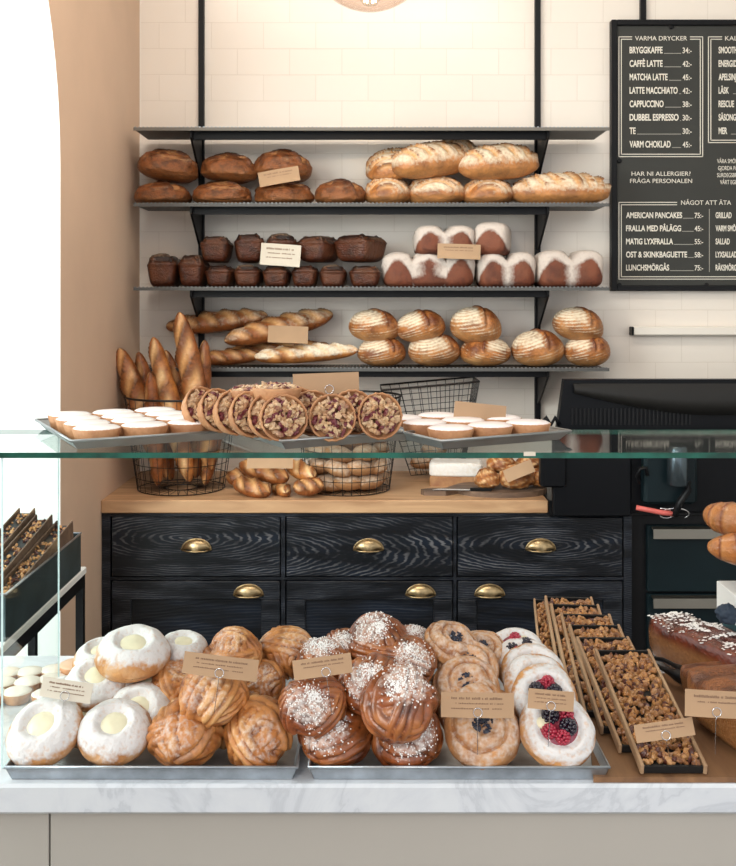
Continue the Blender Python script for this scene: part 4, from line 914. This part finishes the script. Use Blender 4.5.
# custard buns
def custard_proto(seed):
    t = thing('custard_bun', 'x', 'bun'); link('dough_ring', k_ring_bun(.40, .60, seed, 1.0, 'b_sugar'), t)
    def fn(d):
        n = fbm(d, 3, seed); p = d*np.array([.0225, .0215, .0085])*(1+.10*n)[:, None]; p[:, 2] += .0155; return p, 0*d
    link('custard', ball_mesh('c', fn, M['custard'], 40, 20, base0=False), t); return t
CU1, CU2 = [False], [False]; cp1, cp2 = custard_proto(1), custard_proto(2)
def natural(proto):
    best = .01
    for ch in proto.children:
        d = ch.data; co = np.zeros(len(d.vertices)*3); d.vertices.foreach_get('co', co); best = max(best, float(np.ptp(co.reshape(-1, 3)[:, 0])))
    return best
def bun(proto, used, cat, grp, label, cx_, cy_, wpx, Z, tilt=38, yaw=0, roll=0, spin=0, nat=.104):
    """centre of the bun shows at (cx_,cy_) when it lies at height Z"""
    Y = (EYE-Z)*F/(cy_-HOR); c = P(cx_, cy_, Y); e = (Matrix.Rotation(R(yaw), 4, 'Z') @ Matrix.Rotation(R(tilt), 4, 'X') @ Matrix.Rotation(R(roll), 4, 'Y') @ Matrix.Rotation(R(spin), 4, 'Z')).to_euler()
    return put_copy(proto, used, label, cat, grp, c, e, wpx*Y/F/natural(proto))
G = 'sugared custard buns on the left tray'
for i, (x, y, w, Z, tl, yw, lab) in enumerate([
    (45, 732, 75, .966, 34, -12, 'white sugared custard bun in front at far left'), (115, 733, 74, .964, 28, 6, 'white sugared custard bun in front, second from left'), (133, 655, 72, 1.04, 18, 10, 'sugared custard bun on top of the pile at left'),
    (98, 684, 66, 1.00, 26, 0, 'sugared bun behind the cream card'), (152, 693, 66, .985, 32, 5, 'sugared bun in the middle, leaning behind the second front bun'), (92, 722, 60, .955, 28, -10, 'sugared bun wedged between the two front custard buns'),
    (140, 713, 64, .972, 40, 0, 'sugared bun directly behind the second front bun'), (183, 650, 50, 1.03, 14, 20, 'pale bun behind the top left bun'), (102, 660, 58, 1.005, 12, -10, 'sugared bun at the back left under the top one'), (66, 700, 56, .962, 24, 0, 'sugared bun behind the far left front bun'), (150, 672, 60, 1.0, 20, 0, 'sugared bun below the top left bun')]):
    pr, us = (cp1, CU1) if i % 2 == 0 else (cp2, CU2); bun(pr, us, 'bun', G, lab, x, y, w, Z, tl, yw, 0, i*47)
# knotted buns
def k_knot(seed, mat, powder=.0, strands=3):
    rs = np.random.RandomState(seed+100)
    R1 = []
    base_n = [np.array([.15, .35, .92]), np.array([.9, .1, .35]), np.array([.25, .85, -.4]), np.array([-.6, .5, .6]), np.array([.7, -.5, .45])]
    for k in range(5):
        n = base_n[k]+rs.normal(size=3)*.22; n /= np.linalg.norm(n); R1.append((n, rs.uniform(-.3, .4), rs.uniform(.30, .46), rs.choice((2, 3))))
    def fn(d):
        w = d+.10*np.stack([fbm(d, 2.2, seed), fbm(d, 2.2, seed+1), fbm(d, 2.2, seed+2)], -1)
        h = np.full(len(d), .0); cre = np.full(len(d), .25); tone = np.zeros(len(d))
        # spiral ground layer
        ang = np.arctan2(w[:, 1], w[:, 0]); pol = np.arccos(np.clip(w[:, 2]/np.linalg.norm(w, axis=1), -1, 1)); ph = (pol*2.1+ang/(2*math.pi)) % 1.0
        pr = np.sqrt(np.clip(1-(2*ph-1)**2, 0, 1)); h = .13*pr; cre = 1-pr
        for k, (n, c, W_, m_) in enumerate(R1):
            s = w@n-c*.8; ins = np.abs(s) < W_; u = ((s+W_)/(2*W_)*m_) % 1.0; pr = np.sqrt(np.clip(1-(2*u-1)**2, 0, 1)); env = np.sqrt(np.clip(1-(s/W_)**2, 0, 1))
            side = sstep(-.5, .3, w@np.array([math.cos(k*2.1), math.sin(k*2.1), .4])); hh = (.055+.045*k*.5)*env**.5*sstep(0, .25, side)+.12*pr
            up = ins & (side > .15) & (hh > h-.02); h = np.where(up, hh, h); cre = np.where(up, np.maximum(1-pr, sstep(.12, 0, env)), cre); tone = np.where(up, k % 2, tone)
        n3 = fbm(d, 4, seed+7); p = d*(1+h*1.25+.03*n3)[:, None]*np.array([.049, .046, .034])
        cr = sstep(.35, .95, cre); pa = d@np.array([-.30, -.25, .92]); powd = powder*sstep(.62, .92, pa+.10*n3)*(1-.4*cr)
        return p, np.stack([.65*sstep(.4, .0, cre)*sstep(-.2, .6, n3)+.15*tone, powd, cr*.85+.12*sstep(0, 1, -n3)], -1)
    return ball_mesh('knot', fn, M[mat], 150, 84, base0=False)
def knot_proto(seed, mat, powder=0, sugar=0, name='knotted_bun'):
    t = thing(name, 'x', 'bun'); me = k_knot(seed, mat, powder); link('twisted_dough', me, t)
    if sugar:
        co = np.zeros(len(me.vertices)*3); me.vertices.foreach_get('co', co); co = co.reshape(-1, 3); rs = np.random.RandomState(seed); l = np.linalg.norm(co, axis=1); d = co/l[:, None]
        ax = np.array([-.30, -.25, .92]); wt_ = np.clip((d@ax-.40)*1.7, 0, 1)**1.5; wt_ /= wt_.sum(); idx = rs.choice(len(co), sugar, p=wt_); mb = MB()
        V, Fc = ico()
        vs = []; fs = []; k = 0
        for i in idx:
            s = rs.uniform(.0008, .0018); vs.append(V*s+co[i]+d[i]*.0006+rs.normal(size=3)*.0004); fs += [tuple(j+k for j in f) for f in Fc]; k += len(V)
        o = link('pearl_sugar', mk_mesh('pearl_sugar', np.vstack(vs), fs, M['sugar'], False), t); o['kind'] = 'stuff'
    return t
KP = [knot_proto(s, 'b_swirl', .28) for s in (1, 2, 3)]; KU = [[False] for _ in KP]
G = 'golden knotted buns on the left tray'
for i, (x, y, w, Z, tl, yw, k, sp, lab) in enumerate([
    (185, 734, 76, .966, 44, 0, 0, 20, 'golden knotted bun in front, third from left'), (258, 733, 76, .966, 50, 0, 1, 80, 'golden knotted bun in front with floury centre, fourth from left'), (213, 696, 70, 1.015, 35, 0, 2, 10, 'golden floured bun resting on two front knotted buns'),
    (176, 684, 52, 1.00, 40, 30, 1, 200, 'golden twisted bun left of the kraft card'), (264, 684, 52, 1.00, 45, -30, 0, 140, 'golden knotted bun at the right end of the kraft card'), (236, 652, 54, 1.045, 40, 0, 1, 300, 'golden knotted bun rising behind the kraft card'), (287, 652, 56, 1.03, 35, 10, 2, 120, 'golden knotted bun behind, between the two kraft cards'),
    (222, 668, 60, 1.005, 30, 0, 0, 60, 'golden bun hidden behind the left kraft card'), (222, 720, 60, .965, 30, 0, 2, 160, 'golden bun between and behind the two front knotted buns'), (262, 706, 56, .972, 30, 0, 0, 30, 'golden bun behind the floury-centred front bun'), (185, 715, 56, .965, 20, 0, 1, 90, 'golden bun under the floured one at left')]):
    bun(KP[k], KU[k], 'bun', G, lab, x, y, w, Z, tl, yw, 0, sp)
SP = [knot_proto(s, 'b_glazed', .42, 380, 'glazed_bun') for s in (11, 12, 13)]; SU = [[False] for _ in SP]
G = 'dark glazed buns with pearl sugar'
for i, (x, y, w, Z, tl, yw, k, sp, lab) in enumerate([
    (335, 735, 76, .965, 30, 0, 0, 0, 'dark glazed sugar bun in front, lowest at left'), (408, 735, 76, .965, 35, 0, 1, 60, 'dark glazed sugar bun in front, lowest at right'), (313, 705, 70, 1.015, 48, 10, 2, 10, 'dark glazed bun with thick white sugar, under the kraft card'),
    (399, 703, 80, 1.022, 40, -5, 0, 200, 'large dark glazed bun with sugar, above the lowest right one'), (372, 686, 68, 1.03, 36, 0, 1, 20, 'dark glazed bun with sugar in the middle of the heap'), (380, 644, 70, 1.055, 30, 0, 2, 300, 'dark glazed bun with sugar on the very top of the heap'),
    (325, 664, 62, 1.03, 26, 0, 1, 250, 'dark glazed bun hidden behind the right kraft card'), (408, 664, 62, 1.04, 28, -10, 0, 100, 'dark glazed bun at the right below the topmost one'), (412, 645, 46, 1.045, 20, 0, 1, 150, 'dark glazed bun at the back right of the heap'), (344, 650, 50, 1.04, 20, 0, 0, 50, 'dark glazed bun at the back left of the heap'),
    (360, 716, 62, .972, 25, 0, 2, 80, 'dark glazed bun deep in the gap between the front ones'), (420, 700, 60, .975, 30, -15, 1, 190, 'dark glazed bun at the right flank of the heap'), (345, 690, 58, .985, 20, 0, 0, 130, 'dark glazed bun inside the heap at left'), (395, 680, 60, .985, 20, 0, 2, 170, 'dark glazed bun inside the heap at right')]):
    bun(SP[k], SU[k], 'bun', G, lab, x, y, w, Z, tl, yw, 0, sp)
# blueberry scrolls
def scroll_proto(seed):
    t = thing('blueberry_scroll', 'x', 'pastry'); link('coiled_dough', k_ring_bun(.27, .55, seed, .42, 'b_scroll', True, 1.0, .6), t)
    link('blueberry_filling', clumps([(p[0], p[1]*.7, p[2]) for p in blob(44, .0165, seed, .0150, .006)], .0036, seed, M['blueb'], darkp=0), t); return t
CP = [scroll_proto(1), scroll_proto(2)]; CUU = [[False], [False]]; G = 'blueberry scrolls on the right tray'
for i, (x, y, w, Z, tl, yw, sp, lab) in enumerate([
    (482, 731, 76, .972, 42, 0, 0, 'blueberry scroll in front, facing out, under the kraft card'), (452, 645, 58, 1.055, 30, 35, 40, 'blueberry scroll lying on top at the back, tilted'), (468, 667, 60, 1.03, 34, 0, 80, 'plain-looking scroll below the topmost one'), (466, 688, 68, 1.01, 44, 0, 120, 'flaky scroll just above the kraft card'),
    (474, 712, 70, .985, 48, 0, 200, 'blueberry scroll behind the kraft card'), (482, 652, 50, 1.03, 30, 0, 260, 'scroll at the back right of the row, browned edge'), (498, 720, 60, .965, 45, 0, 310, 'scroll peeking out behind the front one at right')]):
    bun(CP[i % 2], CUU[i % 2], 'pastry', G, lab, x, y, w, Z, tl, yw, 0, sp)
# berry danish
def danish_proto(seed, n):
    t = thing('berry_danish', 'x', 'pastry'); link('dough_ring', k_ring_bun(.56, .50, seed, .95, 'b_sugar', False), t)
    def fn(d): p = d*np.array([.0285, .0285, .007]); p[:, 2] += .0125; return p, 0*d
    link('berry_jelly', ball_mesh('j', fn, M['jelly'], 40, 16, base0=False), t)
    B = [(-.010, .013, blk), (.012, .014, rasp), (.012, -.003, blk), (-.014, -.009, rasp), (.003, -.017, rasp)][:n]
    for x, y, me in B: o = link('blackberry' if me is blk else 'raspberry', me, t); o.location = (x, y, .0195)
    def fn2(d): p = d*np.array([.011, .009, .004]); p[:, 2] += .0165; p[:, 0] -= .019; p[:, 1] += .004; return p, 0*d
    link('custard', ball_mesh('cu', fn2, M['custard'], 24, 12, base0=False), t); return t
DP = [danish_proto(5, 5), danish_proto(6, 4)]; DU = [[False], [False]]; G = 'white dusted berry pastries on the right tray'
for i, (x, y, w, Z, tl, yw, sp, k, lab) in enumerate([
    (557, 731, 76, .973, 43, 0, 0, 0, 'white dusted berry pastry in front, showing raspberries and blackberries'), (545, 698, 66, 1.0, 52, 0, 30, 1, 'berry pastry directly behind the small kraft card'), (538, 686, 66, 1.005, 46, 0, 100, 1, 'berry pastry third in the row, above the small kraft card'),
    (532, 674, 64, 1.012, 42, 0, 180, 1, 'berry pastry fourth in the row'), (526, 666, 62, 1.015, 36, 0, 90, 1, 'berry pastry fifth in the row'), (516, 654, 60, 1.025, 28, 0, 240, 1, 'berry pastry at the far end of the row')]):
    bun(DP[k], DU[k], 'pastry', G, lab, x, y, w, Z, tl, yw, 0, sp)

card('cream price card with ring at far left over the custard buns', 66.5, 690, 1.47, 51, 19, 9, -14, 0, 'cream_card', seed=11, lines=3, group='price cards')
card('kraft price card over the golden knotted buns', 220.5, 666.5, 1.43, 75, 21, 7, -10, 0, 'kraft', seed=12, lines=3, ring_u=.0)
card('kraft price card over the dark glazed sugar buns', 322.5, 666.5, 1.42, 59, 19, -8, -10, 0, 'kraft', seed=13, lines=2, ring_u=.05)
card('kraft price card over the blueberry scrolls', 477.5, 705, 1.42, 73, 24, 1, -10, 0, 'kraft', seed=14, lines=3)
card('small kraft price card over the berry pastries', 551, 700, 1.42, 46, 19, 5, -10, 0, 'kraft', seed=15, lines=3)

# ------------------------------------------------------------------ granola tarts in wooden-sided tins
bd = MB().prism([(P(590, 0, 1.43).x, 1.408), (P(720, 0, 1.42).x+.12, 1.408), (P(720, 0, 1.42).x+.12, 1.80), (P(600, 0, 1.8).x-.03, 1.80)][:4], 'z', .9205, .928).build('wooden_board', M['tinboard']); tag(bd, 'brown wooden board under the granola tins and loaf cake', 'board')
def granola_proto(seed, w=.094, L=.30):
    t = thing('granola_tin', 'x', 'tart'); th = .005; h = .012
    b = MB(); b.box(th, w-th, .004, L-.004, -.002, .004); b.box(th, w-th, 0, .004, -.002, h*.7); b.box(th, w-th, L-.004, L, -.002, h); b.build('dark_tin', M['tin_dark'], t)
    for x in (0, w-th): MB().box(x, x+th, -.003, L+.003, -.002, h+.001, bev=.001).build('wooden_side', M['slat'], t)
    rs = np.random.RandomState(seed); pts = [(rs.uniform(th+.004, w-th-.004), rs.uniform(.008, L-.012), .006+.006*rs.rand()) for _ in range(560)]
    o = link('granola_topping', clumps(pts, .0060, seed, M['nuts'], darkp=.13, lt=.65, dk2=.75), t); o['kind'] = 'stuff'; return t
GP = [granola_proto(1), granola_proto(2)]; GU = [[False], [False]]; G = 'long granola tarts in wooden-sided tins'
SL = math.asin(.065/.30)
for i, (px0, Yn, px1, Yf, lab) in enumerate([
    (640, 1.416, 596, 1.70, 'nearest granola tart, fully visible with the kraft card on it'), (618, 1.48, 577, 1.765, 'granola tart leaning second from the front'), (600, 1.545, 569, 1.83, 'granola tart leaning third from the front'),
    (583, 1.605, 561, 1.885, 'granola tart leaning fourth from the front'), (570, 1.655, 551, 1.93, 'granola tart leaning fifth, second from the back'), (560, 1.705, 545, 1.985, 'tallest-standing granola tart of the stack'), (541, 1.74, 534, 2.01, 'granola tart at far left behind the berry pastries')]):
    A = Vector((P(px0, 0, Yn).x, Yn, .932)); yaw = math.atan2(-(P(px1, 0, Yf).x-A.x), Yf-Yn)
    tl = [11.3, 11.3, 11.6, 11.9, 12.6, 12.6, 9.3][i]
    e = (Matrix.Rotation(yaw, 4, 'Z') @ Matrix.Rotation(R(tl), 4, 'X')).to_euler()
    o = put_copy(GP[i % 2], GU[i % 2], lab, 'tart', G, A, e, 1.0); o.scale = (1.0 if i < 6 else .8, 1, 1)
rk = MB().prism([(1.80, .9205), (1.80, .940), (1.905, .965), (1.905, .9205)], 'x', P(556, 0, 1.8).x, P(600, 0, 1.8).x+.02).build('tin_rest', M['tin_dark']); tag(rk, 'dark wedge-shaped rest under the far ends of the granola tins', 'stand')
card('kraft price card standing on the nearest granola tart', 664.5, 730, 1.435, 59, 17, -8, -14, 0, 'kraft', seed=16, lines=2, ring_u=.0)

# loaf cakes on the right
def k_long(seed, mat, almonds):
    def fn(d):
        n = fbm(d, 3, seed); n2 = fbm(d, 9, seed+1); e = np.sign(d)*np.abs(d)**np.array([.5, .35, .55]); p = e*np.array([.052, .17, .045]); p[:, 0] *= 1+.10*e[:, 2]
        lob = np.abs(np.sin(e[:, 1]*math.pi*1.5+.6)); top = sstep(.1, .6, d[:, 2]); p[:, 2] += top*(.014*np.sqrt(lob)+.006*n); p[:, 0] *= (1+.05*np.sqrt(lob)*sstep(-.2, .5, d[:, 2]))
        side = 1-sstep(.1, .45, d[:, 2]); return p, np.stack([side*.9, almonds*top*sstep(.55, .1, np.abs(d[:, 0]+.1*n))*sstep(-.2, .3, n2+.1), .6*top*(1-lob)+.3*side*sstep(0, .8, n)], -1)
    return ball_mesh('long_loaf', fn, M[mat], 110, 50)
lm = k_long(3, 'b_choc', .75)
t = thing('almond_loaf', 'long glazed dark loaf topped with white almond flakes, at the right', 'bread', (P(723, 0, 1.76).x, 1.76, .921), (0, 0, R(24)), scale=(.95, .95, .88)); link('loaf_body', lm, t)
rs = np.random.RandomState(3); pts = [(rs.normal()*.018, rs.uniform(-.16, .15), .104-.02+.004*rs.rand()) for _ in range(10)]
co = np.zeros(len(lm.vertices)*3); lm.vertices.foreach_get('co', co); co = co.reshape(-1, 3); nm = [v.normal.copy() for v in lm.vertices]
top_i = np.array([i for i in range(len(co)) if nm[i].z > .5]); idx = []
for _ in range(850):
    q = np.array([rs.normal()*.024, rs.uniform(-.165, .165)]); idx.append(top_i[np.argmin(((co[top_i, :2]-q)**2).sum(1))])
V, Fc = ico(); vs = []; fs = []; k = 0
for i in idx:
    vs.append(V*np.array([.0032, .0022, .0009])*rs.uniform(.6, 1.2)+co[i]+np.array([rs.normal()*.003, rs.normal()*.004, .0012])); fs += [tuple(j+k for j in f) for f in Fc]; k += len(V)
o = link('almond_flakes', mk_mesh('flakes', np.vstack(vs), fs, M['sugar'], False), t); o['kind'] = 'stuff'
l2 = k_long(8, 'b_loaf', 0)
t = thing('fruit_loaf', 'browned loaf cake in front at the right edge, under the kraft card', 'cake', (P(751, 0, 1.50).x, 1.515, .929), (0, 0, R(14)), scale=(1.0, .60, .92)); link('loaf_body', l2, t)
t = thing('fruit_loaf', 'browned loaf cake behind, between the tongs and the kraft card', 'cake', (P(722, 0, 1.66).x, 1.665, .929), (0, 0, R(10)), scale=(1.1, .24, .60)); link('loaf_body', l2, t)
card('kraft price card at the right edge over the fruit loaf', 716, 704, 1.42, 62, 26, 3, -8, 0, 'kraft', seed=17, lines=2, ring_u=.0)
# tongs
t = thing('serving_tongs', 'black serving tongs lying between the granola tart and almond loaf', 'tongs', (0, 0, 0))
for s, nm_ in ((-1, 'arm'), (1, 'arm')):
    A = Vector((.478, 1.885, .935)); B = Vector((.555+.006*s, 1.70, .955+.004*s)); mid = (A+B)/2+Vector((.010*s, 0, .008))
    pts = [A, mid, B]; q = MB().tube([A.lerp(mid, k/6) if k <= 6 else mid.lerp(B, (k-6)/6) for k in range(13)], [.004]*9+[.006, .010, .012, .006], 10); q.build('arm', M['black_plastic2'], t, smooth=True)
# raised silver plate of croissants at right
px_, py_ = 783, 556; c = P(px_, py_, 1.85)
t = thing('cake_stand', 'silver plate on a stand holding croissants at the right edge', 'stand', (c.x, 1.85, .921))
zt = c.z-.921-.005
MB().lathe([(.038, 0), (.038, .004), (.012, .012), (.009, .03), (.009, zt-.01), (.03, zt-.004), (.115, zt), (.128, zt+.008), (.124, zt+.009), (.113, zt+.003), (.001, zt+.003)], 48).build('plate', M['clip'], t, smooth=True)
def k_croissant():
    v = []; f = []; m = []; nu, nv = 60, 20
    for i in range(nu+1):
        u = i/nu*2-1; a = u*1.35; rad = .024*(1-abs(u)**2.2)**.6+.002; seg = (abs(u)*4.2) % 1.0; rad *= 1+.16*(1-seg)*(1-abs(u)); cxx, cyy = .055*math.sin(a), -.055*math.cos(a)+.03
        for k in range(nv):
            q = 2*math.pi*k/nv; dx, dy = math.sin(a), -math.cos(a); v.append((cxx+dx*rad*math.cos(q), cyy+dy*rad*math.cos(q), .024+rad*math.sin(q)*.95)); m.append((.4*seg, 0, .9*(seg < .14)+.35*max(0, math.sin(q))))
    for i in range(nu):
        for k in range(nv): f.append((i*nv+k, i*nv+(k+1) % nv, (i+1)*nv+(k+1) % nv, (i+1)*nv+k))
    f += [tuple(reversed(range(nv))), tuple(range(nu*nv, nu*nv+nv))]
    return mk_mesh('croissant', v, f, bread('croissant_crust', (.46, .15, .035), (.16, .035, .01), (.70, .36, .13), rough=.3, coat=.3, bump=.9), True, np.array(m))
cm = k_croissant(); G = 'croissants on the silver plate'
for dx, dy, dz, rz, lab in ((-.085, -.03, 0, 30, 'croissant in front on the silver plate'), (.02, .03, .0, 200, 'croissant at the back of the silver plate'), (-.070, -.01, .042, 330, 'croissant on top of the others on the silver plate'), (.05, -.02, 0, 120, 'croissant at the right of the silver plate')):
    o = link('croissant', cm); o.location = (c.x+dx, 1.85+dy, c.z+dz); o.rotation_euler = (0, 0, R(rz)); o.scale = (1.25,)*3; tag(o, lab, 'croissant', G)
# white box and blue cloth behind the loaf
bx = MB().box(0, .062, 0, .10, 0, P(0, 585, 1.86).z-P(0, 640, 1.86).z, bev=.002).build('white_box', M['white_paint']); bx.location = (P(722, 0, 1.86).x, 1.79, P(0, 585, 1.86).z-(P(0, 585, 1.86).z-P(0, 640, 1.86).z)); tag(bx, 'white box at the right edge below the croissant plate', 'box')
bx.location.z = P(0, 614, 1.86).z-0.0
bx.scale.z = (P(0, 585, 1.86).z-P(0, 614, 1.86).z)/(P(0, 585, 1.86).z-P(0, 640, 1.86).z)
sb = MB(); zb_ = P(0, 614, 1.86).z; sb.box(P(726, 0, 1.86).x, P(726, 0, 1.86).x+.055, 1.80, 1.88, .921, zb_-.001, bev=.004); o = sb.build('teal_caddy', plain('petrol_paint', (.05, .13, .16), .4)); tag(o, 'petrol blue box under the white box at the right edge', 'box')
def fnb(d): n = fbm(d, 6, 2); p = d*(1+.22*n)[:, None]*np.array([.018, .018, .018]); return p, 0*d
o = link('dark_cloth', ball_mesh('cloth', fnb, plain('navy_cloth', (.02, .035, .06), .7, bump=.4), 40, 24)); o.location = P(727, 624, 1.78); tag(o, 'crumpled navy cloth beside the white box at the right edge', 'cloth')

# ------------------------------------------------------------------ small table by the window with a metal bin
t = thing('side_table', 'black steel framed side table with pale top by the window', 'table', (0, 0, 0))
tx0, tx1, ty0, ty1, tzz = WX+.003, -.758, 1.98, 2.68, .885
fm = MB()
for a, b in ((tx0, tx0+.02), (tx1-.02, tx1)): fm.box(a, b, ty0, ty1, tzz-.05, tzz-.018)
fm.box(tx0+.02, tx1-.02, ty0, ty0+.02, tzz-.05, tzz-.018); fm.box(tx0+.02, tx1-.02, ty1-.02, ty1, tzz-.05, tzz-.018); fm.build('frame', M['metal_black'], t)
MB().box(tx0, tx1+.003, ty0, ty1+.003, tzz-.018, tzz, bev=.002).build('table_top', M['white_paint'], t)
for x in (tx0, tx1-.02):
    for y in (ty0, ty1-.02): MB().box(x, x+.02, y, y+.02, 0, tzz-.05).build('leg', M['metal_black'], t)
t = thing('metal_bin', 'grey galvanised bin on the side table by the window', 'bin', (tx0+.002, 2.09, tzz+.001)); wq, lq, hq = .145, .55, .098; th = .0015
b = MB(); b.box(0, wq, 0, lq, 0, th); b.box(0, th, 0, lq, th, hq); b.box(wq-th, wq, 0, lq, th, hq); b.box(th, wq-th, 0, th, th, hq); b.box(th, wq-th, lq-th, lq, th, hq); b.build('bin_body', plain('zinc', (.10, .14, .15), .4, .7, var=.4, vscale=8), t)
MB().tube([(0, 0, hq), (wq, 0, hq), (wq, lq, hq), (0, lq, hq)], .003, 6, closed=True).build('rim', M['galv'], t, smooth=True)
for k, (x, y, z, tl, lab) in enumerate([(-.895, 2.12, .925, 10, 'dark wooden-edged crispbread mould at the left of the metal bin'), (-.845, 2.10, .92, 9, 'dark wooden-edged crispbread mould in the middle of the metal bin'), (-.80, 2.12, .915, 7, 'dark wooden-edged crispbread mould at the right of the metal bin')]):
    q = thing('bread_mould', lab, 'mould', (x, y, z), (R(tl), 0, 0), 'wooden moulds in the metal bin')
    MB().box(0, .035, 0, .46, 0, .05, bev=.002).build('dark_tin', M['tin_dark'], q)
    for xx_ in (-.004, .0352): MB().box(xx_, xx_+.004, -.004, .47, 0, .06, bev=.001).build('wooden_side', M['board'], q)
    pr = np.random.RandomState(k); o = link('seed_crust', clumps([(pr.uniform(.003, .032), pr.uniform(.01, .45), .05+.003*pr.rand()) for _ in range(120)], .005, k, M['nuts'], darkp=.4), q); o['kind'] = 'stuff'
